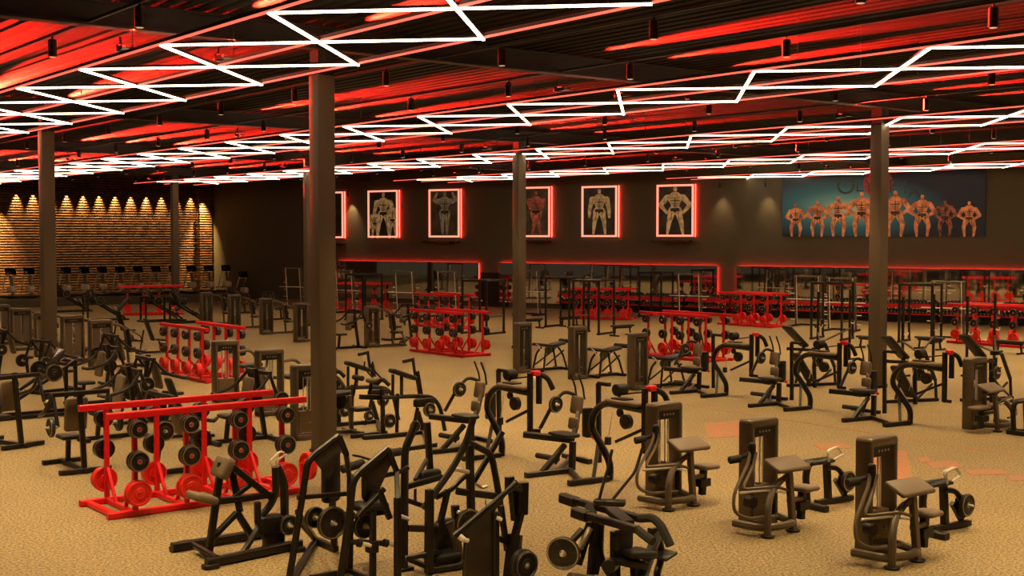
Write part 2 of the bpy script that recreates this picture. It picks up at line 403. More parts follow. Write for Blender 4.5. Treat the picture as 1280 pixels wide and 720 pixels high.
# ---- world and view
w = bpy.data.worlds.new('gym_dark'); scene.world = w; w.use_nodes = True
w.node_tree.nodes['Background'].inputs['Color'].default_value = (0.05, 0.034, 0.02, 1); w.node_tree.nodes['Background'].inputs['Strength'].default_value = 0.7
cam = bpy.data.cameras.new('camera'); cam.sensor_width = 36; cam.lens = 36 * FPX / 1280; cam.clip_end = 300; cam.clip_start = .05
co = bpy.data.objects.new('camera', cam); COL.objects.link(co); co.location = (0, 0, H); co.rotation_euler = (PI / 2 - TH, 0, 0); scene.camera = co
vs_ = scene.view_settings; vs_.view_transform = 'Standard'; vs_.look = 'None'; vs_.gamma = 1.0; vs_.exposure = 0.0; vs_.use_curve_mapping = False
scene.cycles.use_denoising = True; scene.cycles.max_bounces = 6; scene.cycles.diffuse_bounces = 3; scene.cycles.glossy_bounces = 4
scene.cycles.sample_clamp_indirect = 6.0; scene.cycles.caustics_reflective = False; scene.cycles.caustics_refractive = False
# ================================================================= weight plates and red plate racks
def plate_mesh(r, t, material, name):
    m = M(); m.lathe((0, 0, 0), (0, 0, 1), [(.03, 0), (r * .42, 0), (r * .5, t * .22), (r * .80, t * .22), (r * .86, 0), (r * .97, 0), (r, t * .12), (r, t * .88), (r * .97, t), (r * .86, t), (r * .80, t * .78), (r * .5, t * .78), (r * .42, t), (.03, t), (.03, 0)], 22)
    for k in range(3):
        a = k * 2.094; c, s = math.cos(a), math.sin(a); R = Matrix.Rotation(a, 3, 'Z')
        m.box((c * r * .65, s * r * .65, t * .5), (r * .34, r * .22, t * .86), R)
    return m.mesh(name, material)
def ring_mesh(r, t, material, name):
    m = M()
    m.lathe((0, 0, 0), (0, 0, 1), [(.028, -.004), (.036, -.004), (.040, .0), (.040, t), (.036, t + .004), (.028, t + .004), (.028, -.004)], 16)
    m.lathe((0, 0, 0), (0, 0, 1), [(r * .885, t - .001), (r * .885, t + .003), (r * .955, t + .003), (r * .955, t - .001), (r * .885, t - .001)], 22)
    return m.mesh(name, material)
PLM = {}
def plate_set(r, t, red):
    k = (round(r, 3), round(t, 3), red)
    if k not in PLM:
        PLM[k] = (plate_mesh(r, t, REDP if red else RUB, 'plate'), ring_mesh(r, t, REDP if red else RING, 'plate_ring'))
    return PLM[k]
def add_plate(pos, axis, r, t, red, label, group):
    a, b = plate_set(r, t, red)
    o = link('weight_plate', a, None, label, pos); o['category'] = 'weight plate'; o['group'] = group
    o.rotation_mode = 'QUATERNION'; o.rotation_quaternion = Vector(axis).to_track_quat('Z', 'Y')
    link('steel_ring' if not red else 'hub_ring', b, o)
    return o
RL, RW, RH = 3.24, 1.13, 1.55
PX = [-1.2, -.4, .4, 1.2]
TIER = [(1.30, .135, False), (.83, .155, False), (.36, .19, True)]
def rack_parts():
    P = []
    for s in (-1, 1):
        y = s * RW / 2
        m = M(); m.bar((-RL / 2, y, RH - .05), (RL / 2, y, RH - .05), .09, .10); P.append(('top_rail', m, RED))
        m = M(); m.bar((-RL / 2, y, .05), (RL / 2, y, .05), .10, .10); P.append(('base_rail', m, RED))
        for x in PX:
            xx = x + s * 0
            m = M(); m.bar((xx, y, .1), (xx, y, RH - .1), .075, .075); P.append(('post', m, RED))
            m = M(); m.bar((xx, y - s * .03, .55), (xx, y - s * .38, .06), .05, .05); P.append(('brace', m, RED))
            for z, r, red in TIER:
                m = M(); m.cyl((xx, y, z), (xx, y + s * .215, z), .022, 10); P.append(('peg', m, RED))
    for x in PX:
        m = M(); m.bar((x, -RW / 2 + .05, .045), (x, RW / 2 - .05, .045), .08, .08); P.append(('cross_bar', m, RED))
    for x in (-RL / 2 + .12, RL / 2 - .12):
        m = M(); m.bar((x, -RW / 2 + .05, .045), (x, RW / 2 - .05, .045), .09, .08); P.append(('cross_bar', m, RED))
    return [(n, m.mesh(n, a)) for n, m, a in P]
RACKP = rack_parts()
def plate_rack(c, ang, desc, short, sides, count, miss=()):
    e = empty('plate_rack', c, ang, desc, 'plate rack', 'red weight plate racks')
    for n, me in RACKP: link(n, me, e)
    R = Matrix.Rotation(ang, 3, 'Z')
    for si, s in enumerate((-1, 1)):
        for pi_, x in enumerate(PX):
            for ti, (z, r, red) in enumerate(TIER):
                if (si, pi_, ti) in miss: continue
                t = .075 if count == 2 else .13
                for k in range(count):
                    y = s * (RW / 2 + .045 + k * (t + .012)); rr = r * (1 if k == 0 else .97)
                    p = Vector(c) + R @ Vector((x, y, z)); ax = R @ Vector((0, s, 0))
                    lab = '%s plate, %s peg, %s post%s, %s of %s' % ('red' if red else 'black', ['top', 'middle', 'bottom'][ti], ORD[pi_],
                          '' if count == 1 else (', inner' if k == 0 else ', outer'), sides[si], short)
                    add_plate(p, ax, rr, t, red, lab, 'red plates on the racks' if red else 'black plates on the racks')
NF = ('near side', 'far side'); LR = ('left side', 'right side')
VA = UA - PI / 2                                       # rack running along the other grid direction, +x towards the camera
plate_rack(G(134, 650) + UD * 1.62 + VD * .565, UA, 'long red double row plate rack nearest the camera, front left', 'front red rack', NF, 2)
plate_rack(Vector((-9.05, 36.8, 0)), VA, 'red plate rack behind the front one, beside two weight towers', 'second left red rack', LR[::1], 1)
plate_rack(Vector((-2.2, 44.3, 0)), VA, 'red plate rack standing left of the central column', 'rack left of central column', LR, 2)
plate_rack(Vector((-3.1, 57.2, 0)), VA, 'red plate rack right behind the one left of the central column', 'rear central rack', LR, 1)
plate_rack(Vector((5.86, 42.6, 0)), VA, 'red plate rack right of centre behind the leg curl benches', 'right centre rack', LR, 1)
plate_rack(Vector((11.1, 58.2, 0)), VA, 'distant red plate rack in the gap between the two wall mirrors', 'rack by mirror gap', LR, 1)
plate_rack(Vector((18.3, 47.9, 0)), VA, 'red plate rack at the right edge before the dumbbells', 'right edge rack', LR, 1)
plate_rack(Vector((-19.0, 66.5, 0)), UA - .35, 'farthest left red plate rack near the mosaic wall', 'far left rack', NF, 1)
plate_rack(Vector((-8.4, 70.5, 0)), VA + .5, 'distant red plate rack behind the row of dark towers', 'distant rack left', LR, 1)
plate_rack(Vector((4.5, 63.0, 0)), VA + .6, 'distant red plate rack inside the black power cages', 'rack by power cages', LR, 1)

# one more red plate on a peg at the right end of the front rack
r0 = bpy.data.objects['plate_rack']; pm = M(); pm.cyl((RL / 2, -RW / 2 + .10, .40), (RL / 2 + .26, -RW / 2 + .10, .40), .022, 10); pm.bar((RL / 2 - .02, -RW / 2 + .10, .05), (RL / 2 - .02, -RW / 2 + .10, .46), .06, .06)
link('end_peg', pm.mesh('end_peg', RED), r0)
add_plate(r0.location + Matrix.Rotation(UA, 3, 'Z') @ Vector((RL / 2 + .05, -RW / 2 + .10, .40)), UD, .225, .10, True, 'red plate on the end peg of the front red rack by the column', 'red plates on the racks')
# ================================================================= back wall: mirrors, pictures, mural
WR = Matrix((WD, -WN, Vector((0, 0, 1)))).transposed()            # x along the wall, y into the wall, z up
WA = math.atan2(WD.y, WD.x)
def wt(px): return wallpt(px, 2.5)[1]
def wall_empty(name, t, z, label, cat, group=None):
    p = W0 + WD * t; p.z = z
    return empty(name, p, WA, label, cat, group)
def mirror(pxa, pxb, zt, label):
    ta, tb = wt(pxa), wt(pxb); L = tb - ta
    e = wall_empty('wall_mirror', (ta + tb) / 2, 0, label, 'mirror', 'wall mirrors')
    n = max(1, round(L / 2.4)); w = L / n
    for k in range(n):
        m = M(); m.box((-L / 2 + w * (k + .5), -.164, (.3 + zt) / 2), (w - .012, .02, zt - .3)); link('mirror_pane', m.mesh('mirror_pane', MIRR, False), e)
    m = M(); m.box((0, -.13, (.3 + zt) / 2), (L - .01, .045, zt - .31)); link('backing', m.mesh('mirror_backing', BLK), e)
    m = M(); m.box((0, -.05, zt - .06), (L - .16, .03, .03)); link('led_edge', m.mesh('led_edge', REDG, False), e, 'hidden red light strip behind the top edge')
    for s in (-1, 1):
        m = M(); m.box((s * (L / 2 - .06), -.05, (.3 + zt) / 2), (.03, .03, zt - .45)); link('led_edge', m.mesh('led_edge', REDG, False), e, 'hidden red light strip behind the side edge')
mirror(424, 600, 2.58, 'long wall mirror with red glowing edge, left of the central column')
mirror(626, 898, 2.58, 'long wall mirror with red glowing edge behind the power cages')
mirror(922, 1330, 2.58, 'longest wall mirror with red edge under the teal mural')
# red lit recess between the first two mirrors with a dark door below
ta, tb = wt(602), wt(636)
m = M(); m.box((0, -.05, 1.0), (tb - ta, .10, 2.0)); o = struct('door_1', m, SHRD, 'dark brown door between the first two mirrors'); o.location = W0 + WD * ((ta + tb) / 2); o.rotation_euler = (0, 0, WA)
PICM = {}
def printm(name, c1, c2, scale=7, lo=.4, hi=.62, back=0.0):
    m = bpy.data.materials.new(name); m.use_nodes = True
    nt = m.node_tree; N = nt.nodes; L = nt.links; b = N['Principled BSDF']
    tc = N.new('ShaderNodeTexCoord'); n = N.new('ShaderNodeTexNoise'); n.inputs['Scale'].default_value = scale; n.inputs['Detail'].default_value = 3
    r = N.new('ShaderNodeValToRGB'); e = r.color_ramp.elements; e[0].position = lo; e[1].position = hi
    e[0].color = (*c1, 1); e[1].color = (*c2, 1)
    L.new(tc.outputs['Object'], n.inputs['Vector']); L.new(n.outputs['Fac'], r.inputs['Fac']); L.new(r.outputs['Color'], b.inputs['Base Color'])
    b.inputs['Roughness'].default_value = 0.45
    if back: L.new(r.outputs['Color'], b.inputs['Emission Color']); b.inputs['Emission Strength'].default_value = back   # backlit print in the frames; on the mural the glow stands in for spotlights
    return m
GOLD = printm('sepia_figure_print', (.40, .24, .09), (1.0, .66, .28), 5, .30, .68, .15)
DIM = printm('dim_sepia_figure_print', (.16, .11, .06), (.5, .36, .2), 5, .3, .68, .12)
REDF = printm('red_brown_figure_print', (.22, .04, .025), (.7, .17, .08), 5, .3, .68, .14)
FLESH = printm('tan_figure_print', (.34, .08, .03), (.98, .38, .14), 4, .3, .68, .12)  # mural figures: glow added to the ink in place of spotlight
DFLESH = printm('dark_figure_print', (.05, .015, .01), (.40, .13, .06), 5, .35, .6, .1)
BACKP = printm('dark_print_ground', (.020, .014, .009), (.06, .042, .026), 1.5)
BACKG = printm('olive_print_ground', (.07, .05, .028), (.15, .11, .055), 1.5)
def capsule(m, a, b, ra, rb, y, n=7):
    a, b = Vector(a), Vector(b); d = (b - a); L = d.length; d = d / L if L > 1e-6 else Vector((0, -1)); p = Vector((-d.y, d.x))
    pts = []
    for k in range(n + 1):
        t = PI * k / n; q = a + p * ra * math.cos(t) - d * ra * math.sin(t); pts.append(q)
    for k in range(n + 1):
        t = PI * k / n; q = b - p * rb * math.cos(t) + d * rb * math.sin(t); pts.append(q)
    m.poly([(q.x, y, q.y) for q in reversed(pts)], (0, .004, 0))
POSES = {   # joints in a unit figure: hip 0.5, feet 0, head top 1.0
    'relaxed': dict(el=(.26, .55), ha=(.27, .38), kn=(.13, .28), ft=(.16, .03)),
    'biceps': dict(el=(.31, .80), ha=(.22, .95), kn=(.07, .28), ft=(.06, .03)),
    'hips': dict(el=(.33, .60), ha=(.17, .50), kn=(.17, .28), ft=(.14, .03)),
    'muscular': dict(el=(.36, .62), ha=(.20, .46), kn=(.15, .26), ft=(.19, .03)),
    'side': dict(el=(.16, .62), ha=(.10, .74), kn=(.05, .28), ft=(.10, .03)),
}
def figure(m, cx, z0, h, pose, y, wide=1.0, legs=True):
    P = POSES[pose]; k = 0
    def c(a, b, ra, rb):
        nonlocal k
        capsule(m, (cx + a[0] * h * wide, z0 + a[1] * h), (cx + b[0] * h * wide, z0 + b[1] * h), ra * h, rb * h, y - .0012 * k); k += 1
    for s in (-1, 1):
        o = 0.02 if (s > 0 and pose == 'side') else 0
        if legs:
            c((s * P['kn'][0], P['kn'][1]), (s * (P['ft'][0] + o), P['ft'][1]), .052, .028)
        c((s * .075, .50), (s * P['kn'][0], P['kn'][1]), .085, .05)
    c((0, .52), (0, .60), .10, .09); c((0, .60), (0, .74), .095, .15)
    for s in (-1, 1): c((s * .06, .735), (s * .15, .765), .08, .068)
    for s in (-1, 1):
        c((s * .20, .765), P['el'] if s > 0 else (-P['el'][0], P['el'][1]), .065, .045)
        c((s * P['el'][0], P['el'][1]), (s * P['ha'][0], P['ha'][1]), .048, .03)
    c((0, .82), (0, .885), .040, .036); c((0, .915), (0, .95), .036, .043)
def shading(m, cx, z0, h, y, wide=1.0):          # darker ink lines of the print: chest, stomach, trunks, thighs
    for i, (a, b, ra, rb) in enumerate((((0, .57), (0, .77), .007, .010), ((.015, .70), (.13, .705), .011, .006), ((-.015, .70), (-.13, .705), .011, .006), ((-.06, .645), (.06, .645), .006, .006), ((-.06, .60), (.06, .60), .006, .006),
            ((-.075, .52), (.075, .52), .035, .035), ((0, .50), (0, .47), .035, .02), ((.075, .46), (.10, .31), .008, .004), ((-.075, .46), (-.10, .31), .008, .004), ((.17, .72), (.20, .67), .008, .005), ((-.17, .72), (-.20, .67), .008, .005), ((-.03, .885), (.03, .885), .008, .008))):
        capsule(m, (cx + a[0] * h * wide, z0 + a[1] * h), (cx + b[0] * h * wide, z0 + b[1] * h), ra * h, rb * h, y - .0005 * i)
INK = printm('dark_brown_ink', (.035, .018, .010), (.07, .04, .022), 3)
def picture(pxc, pxw, figs, ground, fm, label, ptop, pbot):
    t = wt(pxc); a, b = wt(pxc - pxw / 2), wt(pxc + pxw / 2); w = b - a; z0 = wallz(pxc, pbot); z1 = wallz(pxc, ptop); h = z1 - z0; t = (a + b) / 2
    e = wall_empty('framed_picture', t, z0, label, 'picture', 'lit picture frames')
    m = M(); m.box((0, -.055, h / 2), (w - .06, .11, h - .06)); link('box_back', m.mesh('picture_box', RED), e)
    m = M(); m.box((0, -.115, h / 2), (w - .12, .012, h - .12)); pr = link('print', m.mesh('print', ground, False), e)
    m = M()
    for f in figs: figure(m, f[0] * w, .08 + f[1] * h, f[2] * h, f[3], -.1235, f[4] if len(f) > 4 else 1.0)
    link('printed_figure', m.mesh('printed_figure', fm, False), pr)
    m = M()
    for f in figs: shading(m, f[0] * w, .08 + f[1] * h, f[2] * h, -.146, f[4] if len(f) > 4 else 1.0)
    link('printed_shading', m.mesh('printed_shading', INK, False), pr)
    fw = .10
    for cx, cz, sx, sz in ((-w / 2 + fw / 2, h / 2, fw, h), (w / 2 - fw / 2, h / 2, fw, h), (0, fw / 2, w - 2 * fw, fw), (0, h - fw / 2, w - 2 * fw, fw)):
        m = M(); m.box((cx, -.145, cz), (sx, .05, sz)); link('led_bar', m.mesh('led_bar', PNKL, False), e)
    m = M(); m.box((w / 2 + .06, -.04, h / 2), (.012, .03, h)); link('halo_strip', m.mesh('halo_strip', REDG, False), e, 'red side glow')
picture(413, 36, [(-.1, .02, .9, 'relaxed')], BACKP, GOLD, 'leftmost lit picture, mostly hidden behind the nearest column', 240, 297.5)
picture(480.5, 37, [(.02, .0, .93, 'relaxed', 1.0), (-.27, -.05, .62, 'relaxed', .7), (.33, -.05, .75, 'relaxed', .7)], BACKP, GOLD, 'red framed picture of pale sepia bodybuilders crowding the frame', 238, 297)
picture(557, 38, [(.02, .03, .90, 'biceps')], BACKG, DIM, 'red framed picture of a dim figure raising both arms', 236.5, 296.7)
picture(667.5, 43, [(.10, .03, .86, 'side')], BACKG, REDF, 'red framed picture of a reddish side-on figure by the central column', 233.7, 296.3)
picture(750.5, 44, [(0, .02, .90, 'relaxed', .92)], BACKP, GOLD, 'red framed picture of a man standing with arms hanging', 232.5, 296.2)
picture(845, 46, [(0, .0, .94, 'muscular', .92)], BACKP, GOLD, 'brightest framed picture, a broad man with fists at his hips', 230.7, 295.9)
def shelf(pxa, pxb, py, label):
    a, b = wt(pxa), wt(pxb); z = wallz((pxa + pxb) / 2, py)
    e = wall_empty('wall_speaker', (a + b) / 2, z, label, 'speaker', 'dark wall boxes')
    m = M(); m.slab((0, -.28, -.03), (b - a, .5, .10), None, .05, .03); link('housing', m.mesh('speaker_box', SHRD), e)
    m = M(); m.slab((.2, -.28, -.13), ((b - a) * .45, .36, .10), None, .05, .03); link('bracket', m.mesh('speaker_bracket', BLK), e)
shelf(421, 434, 304, 'small dark wall box below the leftmost picture'); shelf(533, 576, 301.5, 'dark wall box below the raised arms picture'); shelf(651, 690, 300.5, 'dark wall box below the reddish picture'); shelf(818, 866, 300.5, 'dark wall box below the brightest picture')
# mural
a, b = wt(978), wt(1231); w = b - a; z0, z1 = wallz(1100, 295.3), wallz(1100, 212); h = z1 - z0
mu = wall_empty('wall_mural', (a + b) / 2, z0, 'wide teal mural of nine flexing bodybuilders in a row', 'mural')
def mural_ground():
    m = bpy.data.materials.new('teal_mural_print'); m.use_nodes = True
    nt = m.node_tree; N = nt.nodes; L = nt.links; b_ = N['Principled BSDF']
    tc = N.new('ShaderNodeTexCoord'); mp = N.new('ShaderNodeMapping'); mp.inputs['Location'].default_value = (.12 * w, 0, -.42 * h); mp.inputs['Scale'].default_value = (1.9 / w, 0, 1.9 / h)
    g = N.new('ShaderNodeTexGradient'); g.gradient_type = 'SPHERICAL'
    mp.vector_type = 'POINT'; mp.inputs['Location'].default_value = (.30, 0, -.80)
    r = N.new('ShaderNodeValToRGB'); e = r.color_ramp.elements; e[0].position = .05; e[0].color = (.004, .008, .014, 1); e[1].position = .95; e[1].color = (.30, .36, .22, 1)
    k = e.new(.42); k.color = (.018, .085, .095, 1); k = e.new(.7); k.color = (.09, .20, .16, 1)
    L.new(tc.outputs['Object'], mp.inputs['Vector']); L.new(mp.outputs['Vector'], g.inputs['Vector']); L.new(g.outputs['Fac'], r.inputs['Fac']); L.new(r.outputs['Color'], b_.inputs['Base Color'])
    b_.inputs['Roughness'].default_value = .5; L.new(r.outputs['Color'], b_.inputs['Emission Color']); b_.inputs['Emission Strength'].default_value = .34  # emission painted in for spotlight falling on the mural, not backlit
    return m
m = M(); m.box((0, -.04, h / 2), (w, .08, h)); pan = link('print_panel', m.mesh('mural_panel', mural_ground(), False), mu)
REDD = printm('red_print', (.4, .01, .02), (.5, .02, .03))
m = M(); m.cyl((wt(1097) - (a + b) / 2, -.081, wallz(1097, 229) - z0), (wt(1097) - (a + b) / 2, -.084, wallz(1097, 229) - z0), .72, 32); link('red_disc', m.mesh('red_disc', REDD, False), pan)
LETM = printm('grey_letter_print', (.02, .03, .028), (.035, .05, .045))
for ch, px, py, sz in (('O', 1057, 233, 1.0), ('L', 1074, 233, .7), ('Y', 1086, 233, .7), ('M', 1101, 233, .7), ('P', 1116, 233, .7), ('I', 1131, 235, .8), ('A', 1142, 240, .7)):
    cu = bpy.data.curves.new('letter', 'FONT'); cu.body = ch; cu.size = sz * 1.25; cu.align_x = 'CENTER'; cu.align_y = 'CENTER'; cu.extrude = .002
    to = bpy.data.objects.new('tmp', cu); COL.objects.link(to); bpy.context.view_layer.update()
    me = bpy.data.meshes.new_from_object(to.evaluated_get(bpy.context.evaluated_depsgraph_get())); COL.objects.unlink(to); bpy.data.objects.remove(to)
    me.materials.clear(); me.materials.append(LETM)
    o = link('printed_letter', me, pan); o.rotation_euler = (PI / 2, 0, 0); o.location = (wt(px) - (a + b) / 2, -.0855, wallz(px, py) - z0)
for i, (px, ytop) in enumerate(((995, 256), (1022, 252), (1048, 247), (1077, 241.5), (1098, 239), (1119, 240), (1152.5, 245), (1181, 251), (1211, 253))):
    m = M(); zt = wallz(px, ytop) - z0; hh = zt * 1.06
    figure(m, wt(px) - (a + b) / 2, -.02 * hh, hh, 'hips', -.093, .86 if i not in (3, 5) else .9)
    link('printed_figure', m.mesh('printed_figure', DFLESH if i == 7 else FLESH, False), pan)
    m = M(); shading(m, wt(px) - (a + b) / 2, -.02 * hh, hh, -.115, .86); link('printed_shading', m.mesh('printed_shading', INK, False), pan)
# lamps on the wall front giving the faint pools of light seen beside the pictures
for k, (px, py) in enumerate(((441, 238), (903, 232), (960, 226))):
    t = wt(px); p = W0 + WD * t + WN * .45; p.z = 6.75
    e = empty('wall_wash_lamp', p, WA, 'small lamp above the dark back wall, ' + ['right of the leftmost picture', 'right of the brightest picture', 'left of the mural'][k], 'wall lamp', 'lamps above the dark wall')
    link('housing', wsm, e); l = light('wash_lamp', 'SPOT', (0, 0, -.14), (330, 130, 130)[k], (1, .66, .32), e, spot_size=math.radians(64), spot_blend=.9, shadow_soft_size=.05)
    l.rotation_euler = Vector((0, .25, -1)).to_track_quat('-Z', 'Y').to_euler()
# ================================================================= dumbbell racks and dumbbells along the wall
DL = 2.5
def drack():
    P = []
    for s in (-1, 1):
        m = M(); m.bar((s * (DL / 2 - .1), .12, 0), (s * (DL / 2 - .1), .28, 1.0), .08, .07); m.bar((s * (DL / 2 - .1), -.2, .03), (s * (DL / 2 - .1), .32, .03), .08, .06); P.append(('upright', m, BLK))
    for z, y in ((.46, -.04), (.90, .10)):
        m = M(); m.box((0, y, z), (DL, .34, .03), Matrix.Rotation(.22, 3, 'X')); P.append(('shelf', m, BLK))
        m = M(); m.box((0, y - .19, z - .10 if z > .6 else z - .04), (DL, .02, .20 if z > .6 else .06)); P.append(('red_panel', m, RED))
    m = M(); m.box((0, .2, .2), (DL - .2, .02, .36)); P.append(('back_panel', m, BLK))
    return [(n, m.mesh(n, a)) for n, m, a in P]
DRP = drack()
m = M(); m.cyl((0, -.17, 0), (0, -.055, 0), .066, 10); m.cyl((0, .055, 0), (0, .17, 0), .066, 10); m.cyl((0, -.06, 0), (0, .06, 0), .016, 8); DBM = m.mesh('dumbbell', RUB)
m = M(); m.cyl((0, -.176, 0), (0, -.171, 0), .045, 10); DBC = m.mesh('dumbbell_cap', RING)
ta = wt(705); k = 0
while True:
    t = ta + DL / 2 + k * (DL + .12)
    if t > wt(1300): break
    p = W0 + WD * t + WN * .62; p.z = 0
    skip = wt(896) < t < wt(924)
    e = empty('dumbbell_rack', p, WA, 'low black dumbbell rack with red bands at the mirrors, %s from left' % ORD[k], 'dumbbell rack', 'dumbbell racks')
    for n, me in DRP: link(n, me, e)
    R = Matrix.Rotation(WA, 3, 'Z')
    for ti, (z, y) in enumerate(((.46, -.04), (.90, .10))):
        for j in range(13):
            q = p + R @ Vector((-DL / 2 + .245 + j * (DL - .49) / 12, y, z + .092))
            o = link('dumbbell', DBM, None, 'dark dumbbell, %s from left on the %s shelf, %s dumbbell rack' % (ORD[j], ['lower', 'upper'][ti], ORD[k]), q)
            o.rotation_euler = (.22, 0, WA); o['category'] = 'dumbbell'; o['group'] = 'dumbbells on the wall racks'
            link('end_cap', DBC, o)
    k += 1
# ================================================================= cardio row on the platform
def cardio():
    P = []
    m = M(); m.slab((0, -.1, .10), (.62, 1.7, .14), None, .12, .04); P.append(('base', m, BLK))
    m = M(); m.slab((0, -.55, .55), (.40, .70, .30), Matrix.Rotation(PI / 2, 3, 'Y') @ Matrix.Rotation(0, 3, 'Z'), .16, .06); P.append(('side_shell', m, SIL))
    m = M(); m.bar((0, -.75, .15), (0, -.45, 1.35), .16, .10); P.append(('mast', m, GUN))
    m = M(); m.slab((0, -.42, 1.60), (.66, .42, .07), Matrix.Rotation(1.25, 3, 'X'), .05, .02); P.append(('console', m, SCR))
    m = M(); m.box((0, -.40, 1.36), (.62, .16, .03)); P.append(('tray', m, SIL))
    for s in (-1, 1):
        m = M(); m.tube([(s * .27, .1, .30), (s * .29, -.18, .95), (s * .25, -.35, 1.45)], .032, .2, 8); P.append(('arm_lever', m, CHR))
        m = M(); m.slab((s * .17, .25, .34), (.17, .42, .05), None, .05, .02); P.append(('pedal', m, BLK))
        m = M(); m.tube([(s * .17, .45, .30), (s * .17, -.5, .42)], .03, .1, 8); P.append(('pedal_rod', m, GUN))
    return [(n, m.mesh(n, a)) for n, m, a in P]
CDP = cardio()
P0 = LEFT - VD * 3.6
cp = []
x = -14
while x < 318:
    cp.append(x); x += 23.2 - x * .006
for i, px in enumerate(cp):
    a = (px - 640) / FPX; z = 2.0; k = a * (H - z) * ST
    t = (a * P0.y * CT + k - P0.x) / (UD.x - a * UD.y * CT)
    p = P0 + UD * t; p.z = .44
    onp = t < 33.4
    if not onp: p.z = 0
    e = empty('cross_trainer', p, UA + .12, 'silver cross trainer with black console, %s from the left along the mosaic wall' % ORD[i] if onp else 'silver cross trainer with black console by the dark wall, %s from left' % ORD[i], 'cross trainer', 'cross trainers in a row')
    for n, me in CDP: link(n, me, e)
# ================================================================= training machines
class Arch:                                       # a machine: parts traced in the frame of one instance, in local coordinates
    def __init__(s, px=None, py=None, ang=UA):
        s.P = []; s.plates = []; s.ang = ang
        s.o = G(px, py) if px is not None else Vector((0, 0, 0))
        s.Ri = Matrix.Rotation(-ang, 3, 'Z')
    def part(s, name, m, label=None, sub=None):
        a = M(); s.P.append([name, a, m, label, sub]); return a
    def _l(s, w): return s.Ri @ (w - s.o)
    def _hit(s, px, py, ax, c):
        r = s.Ri @ ray(px, py); e = s.Ri @ (Vector((0, 0, H)) - s.o)
        t = (c - e[ax]) / r[ax]; return e + r * t
    def p(s, px, py, c=0.0): return s._hit(px, py, 1, c)       # on the plane local y = c
    def q(s, px, py, c=0.0): return s._hit(px, py, 0, c)       # on the plane local x = c
    def g(s, px, py, z=0.0): return s._l(G(px, py, z))
    def plate(s, pos, ax, r, t, side): s.plates.append((Vector(pos), Vector(ax), r, t, side))
    def peg(s, q, ax, r, t, side, back=.2, mat_=None):     # a peg along the axis with a plate on it
        q = Vector(q); ax = Vector(ax).normalized(); a = s.part('plate_peg', CHR); a.cyl(q - ax * back, q - ax * .012, .03, 10); a.cyl(q - ax * .013, q + ax * (t + .07), .019, 10); s.plate(q, ax, r, t, side)
    def build(s):
        s.B = [(n, a.mesh(n, m), l, sub) for n, a, m, l, sub in s.P if a.v]; return s
def place(A, name, pos, rz, label, cat, group, short):
    e = empty(name, pos, rz, label, cat, group)
    ob = []
    for n, me, l, sub in A.B:
        ob.append(link(n, me, e if sub is None else ob[sub], l))
    R = Matrix.Rotation(rz, 3, 'Z')
    for pos_, ax, r, t, side in A.plates:
        add_plate(e.location + R @ pos_, R @ ax, r, t, False, ('black weight plate on the %s peg of %s' % (side, short)), 'black plates on machines')
    return e
def rx(a): return Matrix.Rotation(a, 3, 'X')
def ry(a): return Matrix.Rotation(a, 3, 'Y')
def rz(a): return Matrix.Rotation(a, 3, 'Z')
def lerp(a, b, t): return Vector(a) * (1 - t) + Vector(b) * t
UPY = rx(PI / 2)                                   # a slab standing upright, facing local y
def tower(A, cx, cy, w=.54, d=.27, h=1.53, shroud=None):
    fr = A.part('tower_housing', GUN)
    for s in (-1, 1): fr.slab((cx + s * (w / 2 - .035), cy, h / 2 - .01), (.07, h - .02, d), UPY, .033, .02)
    fr.slab((cx, cy, h - .06), (w, .12, d), UPY, .055, .02); fr.slab((cx, cy, .06), (w, .12, d), UPY, .03, .02)
    m = A.part('header_plate', BLK); m.box((cx, cy - d / 2 + .03, h - .18), (w - .14, .02, .13)); hp = len(A.P) - 1
    for k in range(4):
        b = A.part('label_disc', RING, None, hp); b.cyl((cx - .1 + k * .066, cy - d / 2 + .022, h - .175), (cx - .1 + k * .066, cy - d / 2 + .014, h - .175), .017, 8)
    if shroud:
        for s in (-1, 1):
            m = A.part('shroud_panel', shroud); m.box((cx + s * (w / 4 - .025), cy - d / 2 + .05, h * .5), (w / 2 - .13, .012, h - .42))
    m = A.part('weight_stack', STK)
    for k in range(12): m.box((cx, cy, .17 + k * .036), (w - .22, d * .55, .031))
    m.box((cx, cy, .17 + 6 * .036), (.05, d * .3, .45))
    for s in (-1, 1):
        m = A.part('guide_rod', CHR); m.cyl((cx + s * .085, cy, .12), (cx + s * .085, cy, h - .12), .011, 8)
    m = A.part('cable', CHR); m.cyl((cx, cy - .02, .55), (cx, cy - .02, h - .12), .014, 6)
    m = A.part('selector_pin', LENS if False else RING); m.cyl((cx, cy - d / 2 + .01, .36), (cx, cy - d / 2 - .03, .36), .02, 8)
def upholstery(A, name, c, size, R=None, m=PAD, rc=.06):
    a = A.part(name, m); a.slab(c, size, R, rc, min(size[2] * .4, .03)); return a
